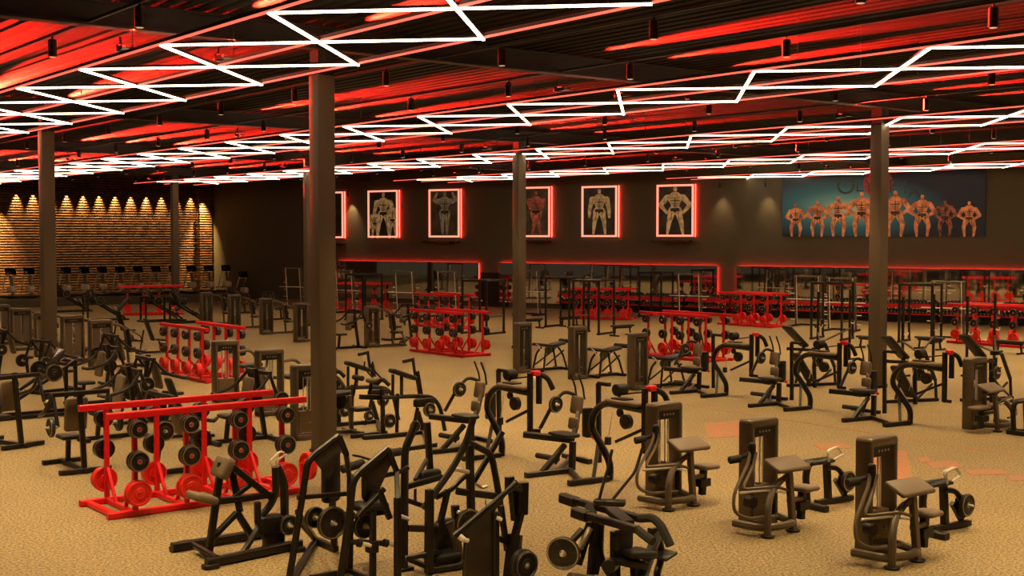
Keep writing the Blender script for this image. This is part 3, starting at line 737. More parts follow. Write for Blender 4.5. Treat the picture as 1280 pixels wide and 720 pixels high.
# ---------------------------------------------------------------- A: preacher curl machine (tower behind, arm pad and seat in front)
def curl(s=1):
    A = Arch(); tower(A, 0, .08, .58, .25)
    X = lambda x, y, z: Vector((x * s, y, z))
    f = A.part('frame', GUN)
    f.tube([X(-.50, -.52, .02), X(-.50, -.52, .42), X(-.30, -.42, .62), X(-.05, -.36, .70)], .05, .16)
    f.bar(X(.06, -.50, .02), X(.06, -.42, .82), .09, .09)
    f.tube([X(-.62, -.02, .13), X(-.56, -.48, .13), X(-.2, -.56, .13), X(.06, -.52, .13), X(.2, -.1, .13)], .055, .12)
    f.bar(X(.06, -.42, .42), X(.40, -.36, .40), .07, .07); f.bar(X(-.05, -.36, .70), X(.06, -.42, .78), .07, .07)
    for x, y in ((-.50, -.52), (.06, -.50)):
        m = A.part('foot', BLK); m.cyl(X(x, y, 0), X(x, y, .035), .10, 14)
    upholstery(A, 'arm_pad', X(.10, -.36, .92), (.66, .34, .065), rz(-.05 * s) @ rx(.42), TAN, .04)
    m = A.part('pad_bracket', BLK); m.bar(X(.06, -.36, .80), X(.10, -.36, .89), .16, .10); m.box(X(.38, -.40, .86), (.04, .12, .09))
    upholstery(A, 'seat', X(.50, -.34, .53), (.44, .32, .07), rz(.2 * s) @ ry(.06 * s), TAN, .08)
    m = A.part('seat_post', BLK); m.bar(X(.42, -.34, .10), X(.45, -.34, .50), .10, .10); m.box(X(.40, -.34, .30), (.22, .20, .12))
    m = A.part('lever_arm', GUN)
    m.tube([X(-.36, -.08, 1.14), X(-.46, -.14, .98), X(-.90, -.26, .60), X(-.96, -.32, .37), X(-.80, -.43, .28), X(-.30, -.52, .27)], .024, .12)
    m.tube([X(-.33, -.16, 1.10), X(-.44, -.20, .92), X(-.78, -.30, .66), X(-.25, -.45, .66), X(.0, -.44, .58)], .022, .10)
    m = A.part('handle', CHR); m.tube([X(-.82, -.30, .62), X(-.40, -.42, .62), X(-.08, -.47, .56)], .018, .08)
    m = A.part('roller', GRIP); m.cyl(X(-.66, .04, 1.00), X(-.50, -.02, 1.02), .055, 14); m.cyl(X(-.52, -.01, 1.02), X(-.36, -.08, 1.08), .03, 8); m.cyl(X(-.40, -.06, 1.05), X(-.34, -.10, 1.07), .06, 12)
    m = A.part('pivot_cover', BLK); m.cyl(X(-.36, -.16, .40), X(-.36, -.02, .40), .09, 16); m = A.part('pivot_arm', BLK); m.slab(X(-.35, -.10, 1.08), (.10, .32, .09), UPY, .05, .02)
    return A.build()
CURL, CURLM = curl(1), curl(-1)
# ---------------------------------------------------------------- B: plate loaded wrist machine with chrome handles
def wrist():
    A = Arch(1165, 658)
    f = A.part('frame', BLK)
    a, b = A.g(1144, 661, .05), A.g(1184, 670, .05); f.bar(a, b, .11, .09)
    c, d = A.g(1166, 660, .05), A.g(1211, 652, .05); f.bar(c, d, .10, .08)
    base = lerp(a, b, .28)
    f.tube([base, A.p(1153, 622, base.y), A.p(1157, 606, base.y), A.p(1180, 602, base.y)], .055, .16)
    up = A.g(1181, 657, .05); f.bar(up, A.p(1179, 605, up.y), .10, .10); f.bar(A.p(1190, 628, up.y), A.p(1203, 652, up.y), .07, .07)
    upholstery(A, 'pad', A.p(1170, 603, (base.y + up.y) / 2), (.46, .26, .06), rz(-.25) @ ry(-.05), PAD, .05)
    m = A.part('lever_arm', BLK); m.tube([A.p(1181, 612, up.y - .06), A.p(1194, 612, up.y - .10), A.p(1204, 628, up.y - .12)], .04, .1); m.slab(A.p(1202, 632, up.y - .05), (.18, .34, .08), UPY @ rz(.4), .06, .02)
    for k, o in enumerate((0, .16)):
        m = A.part('handle', CHR); m.tube([A.p(1184, 604, up.y - o), A.p(1179 + 4 * k, 589, up.y - o), A.p(1192 + 4 * k, 583, up.y - o), A.p(1201, 592 + 2 * k, up.y - o), A.p(1190, 601, up.y - o)], .015, .05)
    A.peg(A.p(1207, 630, up.y - .17), (0, -1, 0), .16, .05, 'front', .08)
    return A.build()
WRIST = wrist()
# ---------------------------------------------------------------- C: weight towers with a bench, a seat or a chest frame
def legcurl():
    A = Arch(); tower(A, 0, 0, shroud=SHRD)
    f = A.part('frame', BLK)
    f.bar((.25, 0, .06), (1.58, .0, .06), .08, .08); f.bar((1.55, -.35, .05), (1.55, .35, .05), .09, .08); f.bar((.55, -.3, .05), (.55, .3, .05), .09, .08)
    for y in (-.26, .26): f.tube([(.62, y, .05), (.72, y * .8, .55), (.85, y * .5, .72)], .03, .1); f.tube([(1.55, y, .05), (1.42, y * .8, .5), (1.30, y * .5, .72)], .03, .1); f.bar((.72, y, .2), (1.45, y * .8, .62), .04)
    upholstery(A, 'bench_pad', (.80, 0, .80), (.62, .38, .09), ry(.12)); upholstery(A, 'bench_pad', (1.36, 0, .80), (.5, .38, .09), ry(-.16))
    m = A.part('roller', GRIP); m.cyl((1.72, -.28, .88), (1.72, .28, .88), .065); m = A.part('lever_arm', GUN); m.tube([(1.2, .22, .62), (1.55, .24, .66), (1.72, .24, .88)], .03); m.cyl((1.2, .17, .62), (1.2, .27, .62), .13)
    m = A.part('handle', CHR); m.tube([(.55, -.2, .66), (.45, -.22, .82), (.45, -.1, .85)], .016, .04)
    return A.build()
def seatunit(tw=.54, side=1):
    A = Arch(); tower(A, 0, 0, tw, shroud=TAN if tw > .6 else SHRD)
    f = A.part('frame', GUN)
    f.bar((.2, -.1, .06), (1.35, -.1, .06), .09, .08); f.bar((1.2, -.45, .05), (1.2, .3, .05), .09, .08)
    f.tube([(.85, -.1, .06), (.80, -.1, .9), (.70, -.1, 1.32), (.3, -.05, 1.40)], .045, .2); f.tube([(1.2, -.40, .05), (1.1, -.38, .5), (.9, -.2, .55)], .035)
    upholstery(A, 'seat', (1.02, -.1, .52), (.42, .40, .08)); upholstery(A, 'backrest', (.83, -.1, .92), (.40, .60, .08), rz(PI / 2) @ rx(PI / 2 - .15))
    for s in (-1, 1):
        m = A.part('lever_arm', GUN); m.tube([(.72, -.1 + s * .12, 1.30), (.78, -.1 + s * .38, 1.20), (1.12, -.1 + s * .40, .98), (1.16, -.1 + s * .34, .80)], .028, .12)
        m = A.part('grip', GRIP, None, len(A.P) - 1); m.cyl((1.12, -.1 + s * .40, .98), (1.165, -.1 + s * .34, .80), .036)
    m = A.part('foot_plate', BLK); m.slab((1.35, -.1, .18), (.3, .4, .03), ry(-.7), .03, .01)
    return A.build()
def dualpull():
    A = Arch(); tower(A, 0, 0, .64)
    f = A.part('frame', GUN); f.bar((.25, .1, .06), (1.2, .1, .06), .09, .08); f.bar((1.1, -.35, .05), (1.1, .45, .05), .08, .08); f.bar((1.1, .1, .06), (1.05, .1, .80), .08, .08); f.tube([(.3, .1, 1.2), (.75, .1, 1.25), (.95, .1, .95)], .04, .15)
    upholstery(A, 'pad', (.72, .1, .86), (.60, .34, .09), ry(-.05)); upholstery(A, 'seat', (1.1, -.22, .55), (.36, .36, .08))
    m = A.part('lever_arm', BLK); m.tube([(.95, .32, .66), (1.3, .36, .72), (1.38, .36, 1.15), (1.28, .2, 1.15)], .03, .08); m.cyl((.95, .26, .66), (.95, .36, .66), .17)
    m = A.part('roller', GRIP); m.cyl((1.28, -.05, 1.15), (1.28, .3, 1.15), .055); m = A.part('handle', CHR); m.tube([(.62, -.05, .6), (.5, -.12, .72), (.5, -.02, .8)], .016, .04)
    return A.build()
LEGC, SEATU, SEATW, DUAL = legcurl(), seatunit(), seatunit(.72), dualpull()
# ---------------------------------------------------------------- E: plate loaded bench unit with chest pad (traced on the one right of centre)
def chestunit():
    A = Arch(715, 592)
    f = A.part('frame', BLK)
    a, b = A.g(657, 594, .05), A.g(715, 587, .05); f.bar(a, b, .10, .09)
    c, d = A.g(711, 604, .05), A.g(760, 598, .05); f.bar(c, d, .10, .09)
    e1, e2 = A.g(704, 569, .05), A.g(738, 577, .05); f.bar(e1, e2, .09, .08); f.bar(lerp(a, b, .7), lerp(e1, e2, .3), .08, .08); f.bar(lerp(a, b, .95), lerp(c, d, .3), .08, .08)
    l1 = lerp(a, b, .33); f.bar(l1, A.p(706, 556, l1.y), .09, .09); f.bar(b, A.p(716, 552, b.y), .10, .10); l2 = lerp(a, b, .75); f.tube([A.p(694, 580, l2.y), A.p(700, 566, l2.y), A.p(704, 555, l2.y)], .03)
    g1, g2 = A.g(655, 543, .56), A.g(716, 550, .50); f.bar(g1, g2, .13, .11)
    # front arch under the bench and its beam
    F0 = A.g(762, 599, .02); x = F0.x
    f.tube([F0, A.q(763, 579, x), A.q(750, 553, x), A.q(738, 533, x), A.q(744, 512, x), A.q(757, 503, x), A.q(806, 513, x)], .062, .16)
    f.bar(lerp(c, d, .62), A.q(748, 553, x), .06, .06)
    P0 = A.g(749, 578, .0); f.bar(P0, A.p(748, 479, P0.y), .08, .08); f.bar(A.p(748, 479, P0.y), A.p(748, 479, P0.y) + Vector((0, -.30, 0)), .07, .07)
    E1 = A.q(806, 513, x); f.bar(E1 + Vector((0, 0, -.7)), E1 + Vector((0, 0, .36)), .09, .09); E2 = E1 + Vector((.16, -.06, 0)); f.bar(E2 + Vector((0, 0, -.2)), E2 + Vector((0, 0, .36)), .09, .09); f.bar(E1 + Vector((0, 0, -.68)), E1 + Vector((.22, 0, -.71)), .07, .07)
    f.tube([E2 + Vector((0, 0, .34)), E2 + Vector((.16, -.05, .27)), E2 + Vector((.26, -.08, .05))], .05, .14); f.bar(A.q(770, 552, x), E1 + Vector((0, 0, -.30)), .05, .05)
    m = A.part('red_bracket', RED, 'dark red bracket'); m.slab(lerp(E1, E2, .5) + Vector((0, -.03, .36)), (.16, .12, .10), None, .02, .02)
    B1, B2 = A.q(762, 500, x), A.q(804, 509, x)
    upholstery(A, 'bench_pad', lerp(B1, B2, .5) + Vector((0, 0, .02)), (.30, (B2 - B1).length, .07), rx(0), TAN)
    h = A.q(774, 487, x); m = A.part('roller_head', BLK); m.cyl(h - Vector((.09, 0, 0)), h + Vector((.14, 0, 0)), .10, 14); m.bar(h, h - Vector((0, 0, .12)), .05); m.slab(h - Vector((-.02, .05, .15)), (.24, .36, .03), None, .05, .01)
    m = A.part('handle', BLK); m.tube([h + Vector((.0, .1, -.1)), h + Vector((.05, -.25, -.04)), E1 + Vector((0, 0, .30))], .014, .05)
    m = A.part('cable', CHR); m.cyl(A.q(766, 513, x), A.q(760, 551, x), .008, 6); m = A.part('cable_stop', BLK); m.box(A.q(760, 551, x), (.08, .08, .13))
    m = A.part('pulley', BLK); q = A.q(783, 527, x + .02); m.cyl(q - Vector((.06, 0, 0)), q + Vector((.06, 0, 0)), .125, 18); q = A.q(775, 516, x + .02); m.cyl(q - Vector((.03, 0, 0)), q + Vector((.03, 0, 0)), .07, 14)
    # chest seat piece on the left
    cp = A.g(721, 506, 1.03); upholstery(A, 'chest_pad', cp, (.30, .33, .08), rz(PI / 2) @ rx(PI / 2 + .18), TAN, .05)
    sp = A.g(717, 529, .74); upholstery(A, 'seat_pad', sp, (.25, .22, .08), rz(PI / 2) @ rx(PI / 2 + .1), TAN, .05)
    m = A.part('pad_post', BLK); m.bar(lerp(g1, g2, .98), sp + Vector((.07, 0, -.05)), .09, .08); m.bar(sp + Vector((.07, 0, -.05)), cp + Vector((.06, 0, 0)), .08, .08)
    m = A.part('seat', PAD); m.slab(lerp(g1, g2, .82) + Vector((0, 0, .08)), (.34, .55, .07), None, .06, .02)
    for o in (0, .22):
        m = A.part('handle', BLK); k = cp + Vector((.10, o - .1, .10)); m.tube([k, k + Vector((-.02, .02, .22)), k + Vector((-.10, .06, .46))], .018, .06)
    lv = A.p(691, 505, cp.y + .12); m = A.part('lever_arm', BLK); m.tube([cp + Vector((.08, .12, .16)), lv + Vector((.26, 0, .22)), lv, lv + Vector((-.30, .0, -.42))], .035, .14)
    A.peg(lv - Vector((0, .06, 0)), (0, -1, 0), .155, .05, 'lever', .05)
    m = A.part('foot_roller', GRIP); m.cyl(A.g(671, 569, .25), A.g(698, 574, .25), .05); m = A.part('hub', BLK); m.cyl(A.p(706, 545, cp.y) - Vector((0, .1, 0)), A.p(706, 545, cp.y) + Vector((0, .1, 0)), .10, 14); m.slab(A.p(735, 528, cp.y), (.20, .55, .14), UPY, .05, .02)
    m = A.part('knob', RED, 'red knob'); m.cyl(A.p(741, 546, cp.y - .1), A.p(741, 546, cp.y - .17), .035, 10)
    return A.build()
CHEST = chestunit()
# ---------------------------------------------------------------- D: lying machine with arm pad and T handle (traced left of centre)
def lying():
    A = Arch(520, 552)
    f = A.part('frame', BLK)
    a, b = A.g(454, 547, .05), A.g(530, 540, .05); f.bar(a, b, .10, .08)
    y0 = a.y; l = A.g(479, 544, .04); f.bar(l, A.p(478, 486, l.y), .08, .08); l2 = A.g(496, 543, .04); f.bar(l2, A.p(497, 492, l2.y), .06, .06)
    f.tube([A.p(477, 497, y0), A.p(520, 495, y0), A.p(541, 496, y0), A.p(550, 508, y0), A.p(556, 538, y0), A.p(557, 542, y0)], .045, .14)
    f.tube([A.p(522, 510, y0 - .1), A.p(517, 535, y0 - .15), A.p(508, 560, y0 - .2)], .04, .1); f.bar(A.p(522, 514, y0 - .1), A.p(534, 556, y0 - .1), .10, .08); f.bar(A.g(500, 562, .04), A.g(545, 556, .04), .09, .08); f.bar(A.g(536, 556, .04), A.g(530, 541, .04), .08, .08)
    f.bar(A.p(526, 495, y0 + .2), A.p(521, 464, y0 + .2), .10, .08); f.bar(A.p(502, 495, y0), A.p(502, 470, y0 + .1), .07, .07); f.bar(A.p(491, 495, y0), A.p(491, 468, y0 + .1), .06, .06)
    p1, p2 = A.p(489, 461, y0 + .1), A.p(518, 471, y0 + .1); d = p2 - p1
    upholstery(A, 'bench_pad', lerp(p1, p2, .5) + Vector((0, 0, -.03)), (d.length, .30, .09), ry(math.atan2(-d.z, d.x)))
    m = A.part('handle_post', BLK); m.bar(A.p(519, 470, y0 + .2), A.p(516, 449, y0 + .2), .05, .05); m.bar(A.p(517, 449, y0 + .2), A.p(504, 452, y0 + .2), .06, .07)
    upholstery(A, 'elbow_pad', A.p(466, 475, y0 + .3), (.26, .24, .09), ry(-.1), TAN); m = A.part('elbow_post', BLK); m.bar(A.p(464, 478, y0 + .3), A.p(462, 498, y0 + .3), .06); m.bar(A.p(450, 496, y0 + .2), A.p(480, 497, y0 + .2), .08, .10)
    for o in (0, 10):
        m = A.part('handle', BLK); m.tube([A.p(474 + o, 480, y0 + .3), A.p(460 + o, 466, y0 + .3), A.p(455 + o, 458, y0 + .3), A.p(456 + o, 452, y0 + .3)], .018, .06)
    m = A.part('lever_arm', BLK); m.tube([A.p(487, 482, y0), A.p(478, 473, y0 + .1), A.p(471, 480, y0 + .2)], .045, .1); m.slab(A.p(530, 503, y0 - .05), (.5, .18, .1), UPY, .05, .02)
    for px, py, c, r, n in ((536, 512, y0 - .12, .15, 'front'), (486, 526, y0 - .1, .15, 'rear'), (518, 533, y0 - .3, .12, 'lower')):
        A.peg(A.p(px, py, c), (0, -1, 0), r, .05, n, .08)
    return A.build()
LYING = lying()
# ---------------------------------------------------------------- J: incline press bench between tall posts (traced on the middle one at right)
def incline():
    A = Arch(1144, 500)
    f = A.part('frame', BLK)
    a, b = A.g(1104, 499, .05), A.g(1174, 503, .05); f.bar(A.g(1106, 500, .05), A.g(1172, 497, .05), .09, .08)
    o = A.g(1144, 503, .0); f.bar(o, A.p(1143, 448, o.y), .09, .08); f.bar(A.p(1146, 497, o.y), A.p(1165, 478, o.y), .05, .05)
    f.bar(A.p(1157, 442, o.y), A.p(1169, 474, o.y), .08, .07); f.bar(A.p(1169, 474, o.y), A.p(1170, 498, o.y), .06, .06); f.bar(A.p(1120, 497, o.y), A.p(1126, 470, o.y), .06, .06)
    k1, k2 = A.g(1128, 470, .0), A.g(1166, 462, .0)
    for k, px in ((k1, 1131), (k2, 1168)):
        t = M(); m = A.part('tall_post', BLK); m.bar(k, k + Vector((0, 0, 2.35)), .07, .07); m.bar(k + Vector((-.25, 0, .03)), k + Vector((.35, 0, .03)), .07, .06)
        m = A.part('bar_hook', CHR); m.tube([k + Vector((0, -.04, 1.25)), k + Vector((-.0, -.16, 1.22)), k + Vector((0, -.18, 1.32))], .018, .04)
    hub = A.p(1150, 441, o.y + .15); f.slab(hub, (.32, .16, .12), None, .05, .03)
    f.bar(hub, k1 + Vector((0, 0, 1.05)), .05); f.bar(hub, k2 + Vector((0, 0, 1.05)), .05)
    u1, u2 = A.p(1107, 419, o.y + .1), A.p(1131, 446, o.y + .1); d = u2 - u1
    upholstery(A, 'backrest', lerp(u1, u2, .5), (d.length, .32, .08), ry(math.atan2(-d.z, d.x)))
    u1, u2 = A.p(1119, 456, o.y), A.p(1139, 494, o.y); d = u2 - u1
    upholstery(A, 'lower_pad', lerp(u1, u2, .5), (d.length, .30, .09), ry(math.atan2(-d.z, d.x)))
    f.bar(A.p(1131, 446, o.y + .1), A.p(1123, 458, o.y), .07, .07); f.bar(A.p(1110, 450, o.y), A.p(1146, 452, o.y), .08, .08)
    m = A.part('link_bar', BLK); m.tube([A.p(1150, 447, o.y), A.p(1149, 465, o.y - .02)], .035)
    q = A.p(1149, 466, o.y - .1); A.peg(q, (0, -1, 0), .17, .05, 'side', .07)
    return A.build()
INCL = incline()
# ---------------------------------------------------------------- other benches, cages and presses further back
def flatbench():
    A = Arch(); f = A.part('frame', BLK)
    f.bar((-.5, 0, .35), (.5, 0, .35), .07, .06)
    for x in (-.45, .45): f.bar((x, 0, .05), (x * .9, 0, .35), .06); f.bar((x, -.28, .04), (x, .28, .04), .06)
    upholstery(A, 'pad', (0, 0, .43), (1.15, .30, .08)); return A.build()
def adjbench():
    A = Arch(); f = A.part('frame', BLK)
    f.bar((-.6, 0, .06), (.6, 0, .06), .07); f.bar((.55, -.28, .04), (.55, .28, .04), .06); f.bar((-.55, -.22, .04), (-.55, .22, .04), .06); f.bar((.35, 0, .06), (.2, 0, .42), .06); f.bar((-.5, 0, .06), (-.35, 0, .85), .05)
    upholstery(A, 'seat', (.30, 0, .47), (.38, .30, .08), ry(.1)); upholstery(A, 'backrest', (-.16, 0, .86), (.85, .30, .08), ry(PI / 2 - .35) ); return A.build()
def cage(h=2.3, w=1.25, d=1.25):
    A = Arch()
    for x in (-w / 2, w / 2):
        for y in (-d / 2, d / 2):
            m = A.part('upright', BLK); m.bar((x, y, .0), (x, y, h), .085, .085)
        m = A.part('base_bar', BLK); m.bar((x, -d / 2 - .1, .05), (x, d / 2 + .1, .05), .085, .085); m = A.part('top_bar', BLK); m.bar((x, -d / 2, h - .04), (x, d / 2, h - .04), .07, .07)
        m = A.part('safety_arm', GUN); m.bar((x, -d / 2, .75), (x, d / 2, .75), .05, .05)
    for y in (-d / 2, d / 2): m = A.part('cross_beam', BLK); m.bar((-w / 2, y, h - .04), (w / 2, y, h - .04), .08, .09)
    m = A.part('pull_up_bar', CHR); m.cyl((-w / 2, -d / 2 + .2, h - .05), (w / 2, -d / 2 + .2, h - .05), .018)
    for s in (-1, 1): m = A.part('bar_hook', CHR); m.box((s * w / 2, -d / 2 - .09, 1.35), (.05, .12, .05))
    return A.build()
def smith():
    A = Arch()
    for s in (-1, 1):
        m = A.part('upright', GUN); m.bar((s * .60, .1, .05), (s * .60, -.10, 2.35), .08, .08); m = A.part('guide_rod', CHR); m.cyl((s * .52, -.0, .1), (s * .52, -.16, 2.3), .018)
        m = A.part('foot_bar', BLK); m.bar((s * .60, -.7, .05), (s * .60, .6, .05), .09, .09)
    m = A.part('top_beam', GUN); m.bar((-.66, -.10, 2.3), (.66, -.10, 2.3), .09, .09); m = A.part('rear_beam', BLK); m.bar((-.6, .5, .05), (.6, .5, .05), .08, .08)
    b = A.part('bar', CHR); b.cyl((-1.05, -.1, 1.25), (1.05, -.1, 1.25), .02)
    for s in (-1, 1):
        for k in range(4): m = A.part('storage_peg', CHR); m.cyl((s * .64, .05, .3 + k * .4), (s * .85, .05, .3 + k * .4), .02, 8)
    return A.build()
def legpress():
    A = Arch(); f = A.part('frame', BLK)
    for s in (-1, 1): f.bar((-1.1, s * .32, .12), (.75, s * .32, 1.25), .08, .08); f.bar((.75, s * .32, .04), (.75, s * .32, 1.25), .08, .08); f.bar((-1.2, s * .32, .05), (.85, s * .32, .05), .09, .08)
    f.bar((-1.2, -.45, .05), (-1.2, .45, .05), .09, .08); f.bar((.85, -.45, .05), (.85, .45, .05), .09, .08); f.bar((.75, -.32, 1.22), (.75, .32, 1.22), .08, .08)
    m = A.part('sled_plate', SHRD); m.slab((.35, 0, 1.20), (.75, .60, .05), ry(PI / 2 + .55), .05, .02)
    m = A.part('sled', BLK); m.bar((.1, -.32, .92), (.1, .32, .92), .08, .08); m.bar((.55, -.32, 1.18), (.55, .32, 1.18), .08, .08); m.cyl((.2, -.7, 1.02), (.2, .7, 1.02), .024, 10)
    upholstery(A, 'seat', (-.75, 0, .42), (.45, .45, .09), ry(-.35)); upholstery(A, 'backrest', (-1.12, 0, .78), (.80, .45, .09), ry(PI / 2 - .75))
    for s in (-1, 1):
        A.plate((.2, s * .50, 1.02), (0, s, 0), .20, .06, 'left' if s > 0 else 'right'); m = A.part('handle', CHR); m.tube([(-.7, s * .34, .4), (-.62, s * .40, .66), (-.52, s * .40, .66)], .016, .05)
    return A.build()
def platerow():          # plate loaded seated machine with swinging arms
    A = Arch(); f = A.part('frame', BLK)
    f.bar((-.7, 0, .05), (.7, 0, .05), .09, .08); f.bar((-.6, -.45, .05), (-.6, .45, .05), .09, .08); f.bar((.6, -.35, .05), (.6, .35, .05), .09, .08)
    f.bar((-.55, 0, .05), (-.35, 0, 1.45), .09, .09); f.bar((-.42, -.5, 1.38), (-.42, .5, 1.38), .08, .08); f.bar((.3, 0, .05), (.25, 0, .5), .08, .08)
    upholstery(A, 'seat', (.22, 0, .54), (.42, .38, .08)); upholstery(A, 'backrest', (-.16, 0, .98), (.40, .62, .08), rz(PI / 2) @ rx(PI / 2 - .18), TAN)
    for s in (-1, 1):
        m = A.part('swing_arm', BLK); m.tube([(-.42, s * .48, 1.36), (-.15, s * .55, 1.05), (.30, s * .50, .92), (.42, s * .38, .95)], .035, .15); m.tube([(-.42, s * .48, 1.36), (-.62, s * .47, .85)], .035)
        gi = len(A.P) - 1; A.peg((-.62, s * .56, .85), (0, s, 0), .17, .06, 'left' if s > 0 else 'right', .09)
        m = A.part('grip', GRIP, None, gi); m.cyl((.30, s * .50, .92), (.42, s * .38, .95), .032)
    return A.build()
FLAT, ADJ, CAGE, SMITH, LPRESS, PROW = flatbench(), adjbench(), cage(), smith(), legpress(), platerow()
# ================================================================= the big machines in front, each traced joint by joint
def hero_leg():
    A = Arch(258, 706); W = 1.05; C = .5
    f = A.part('frame', BLK)
    n1, n2 = A.g(258, 704, .07), A.p(376, 682, 0); n2.z = .07; f.bar(n1, n2, .10, .11)
    f1, f2 = A.g(215, 684, .07), A.g(350, 663, .07); f.bar(f1, f2, .10, .11)
    f.tube([A.g(242, 681, .10), A.g(272, 698, .10)], .04); f.tube([A.g(253, 690, .06), A.g(264, 699, .06)], .04)
    for q in (A.g(222, 688, 0), A.g(263, 711, 0), A.g(372, 690, 0)):
        m = A.part('foot', BLK); m.slab(q + Vector((0, 0, .03)), (.20, .14, .06), None, .03, .01)
    b = A.g(261, 691, .08); c = b.y
    f.bar(b, A.p(277, 578, c), .085, .085); f.bar(A.p(266, 672, c), A.p(296, 641, c), .08, .07); f.bar(A.p(296, 640, c), A.p(316, 672, c), .09, .08); f.bar(A.p(303, 692, 0), A.p(328, 652, .2), .07, .06); f.bar(A.p(318, 664, .2), A.p(344, 646, .3), .06, .05)
    f.bar(A.p(268, 627, c), A.p(340, 618, c), .09, .08); f.bar(A.p(288, 582, c), A.p(339, 622, c), .09, .08); f.bar(A.p(292, 622, c), A.p(315, 604, c), .06, .06); f.bar(A.p(289, 583, c + .1), A.p(300, 640, c), .08, .07)
    f.tube([A.p(344, 584, c), A.p(345, 616, c), A.p(338, 632, c), A.p(321, 650, c)], .05, .14); f.tube([A.p(346, 583, c + .05), A.p(355, 602, c + .05), A.p(356, 655, c + .05)], .06, .14)
    t, d = A.p(284, 571, c), A.p(273, 597, c); upholstery(A, 'shoulder_pad', lerp(t, d, .5), ((t - d).length, .36, .13), ry(math.atan2(-(t - d).z, (t - d).x)), TAN, .05)
    t, d = A.p(238, 619, c), A.p(267, 625, c); upholstery(A, 'seat_pad', lerp(t, d, .5), ((t - d).length, .36, .10), ry(math.atan2((t - d).z, -(t - d).x)), TAN, .05)
    for k in (0, 7):
        m = A.part('handle', CHR); m.tube([A.p(341 + k, 583, c - .1), A.p(337 + k, 577, c - .1), A.p(350 + k, 564 + k * .6, c - .1), A.p(355 + k * .5, 566 + k * .5, c - .1)], .014, .04)
    m = A.part('pivot_block', BLK); m.slab(A.p(336, 655, c), (.34, .22, .24), None, .05, .03); m = A.part('pivot_block', BLK); m.slab(A.p(322, 641, c - .1), (.08, .10, .30), None, .03, .02)
    m = A.part('pivot_cover', BLK); m.slab(A.p(342, 674, .28), (.28, .24, .46), None, .08, .03)
    A.peg(A.p(360, 656, .06), (0, -1, 0), .135, .05, 'near', .10)
    return A.build()
def hero_frames_a():
    A = Arch(362, 735); f = A.part('frame', BLK); c = 0
    f.tube([A.p(360, 733, c), A.p(376, 632, c), A.p(384, 580, c), A.p(391, 570, c), A.p(424, 545, c)], .042, .06)
    top = A.p(424, 545, c); f.bar(top, A.p(433, 568, c), .06, .06); g = A.part('gusset_plate', SHRD); g.poly([A.p(392, 573, c), top, A.p(428, 560, c), A.p(412, 600, c)], (0, .03, 0))
    c2 = .55; f.bar(A.p(433, 568, c), A.p(437, 600, c2), .06, .06); f.bar(A.p(372, 622, c), A.p(432, 617, c), .055, .055); f.bar(A.p(437, 652, c2), A.p(437, 592, c2), .06, .06)
    b1, b2 = A.g(395, 675, .05), A.g(420, 686, .05); f.bar(b1, b2, .08, .08); f.bar(b1, A.p(377, 655, b1.y), .07, .07); f.bar(A.p(372, 640, c), b1, .06, .06); f.bar(A.p(361, 728, c), b1, .07, .07)
    t, d = A.p(417, 562, .3), A.p(410, 628, .3); upholstery(A, 'back_pad', lerp(t, d, .5), (.28, (t - d).length, .10), rz(.3) @ UPY, PAD, .06)
    m = A.part('pad_post', BLK); m.bar(lerp(t, d, .6) + Vector((.05, .06, 0)), A.g(418, 684, .05), .09, .09)
    r = A.p(441, 582, c2); m = A.part('roller', GRIP); m.cyl(r - Vector((.16, 0, .03)), r + Vector((.16, 0, .02)), .055, 14)
    m = A.part('handle', CHR); m.tube([A.p(410, 560, .25), A.p(422, 563, .25), A.p(434, 567, .3)], .015); m = A.part('handle', BLK); m.tube([A.p(441, 569, c2), A.p(452, 571, c2), A.p(464, 575, c2)], .015)
    q = A.p(414, 653, .05); A.peg(q, (0, -1, 0), .20, .05, 'front', .06); A.peg(A.p(392, 646, .22), (0, -1, 0), .13, .05, 'rear', .10)
    m = A.part('plate_arm', BLK); m.bar(A.p(437, 652, c2), q + Vector((0, .10, 0)), .07, .07); m.bar(A.p(437, 652, c2), A.p(392, 648, .36), .07, .07)
    return A.build()
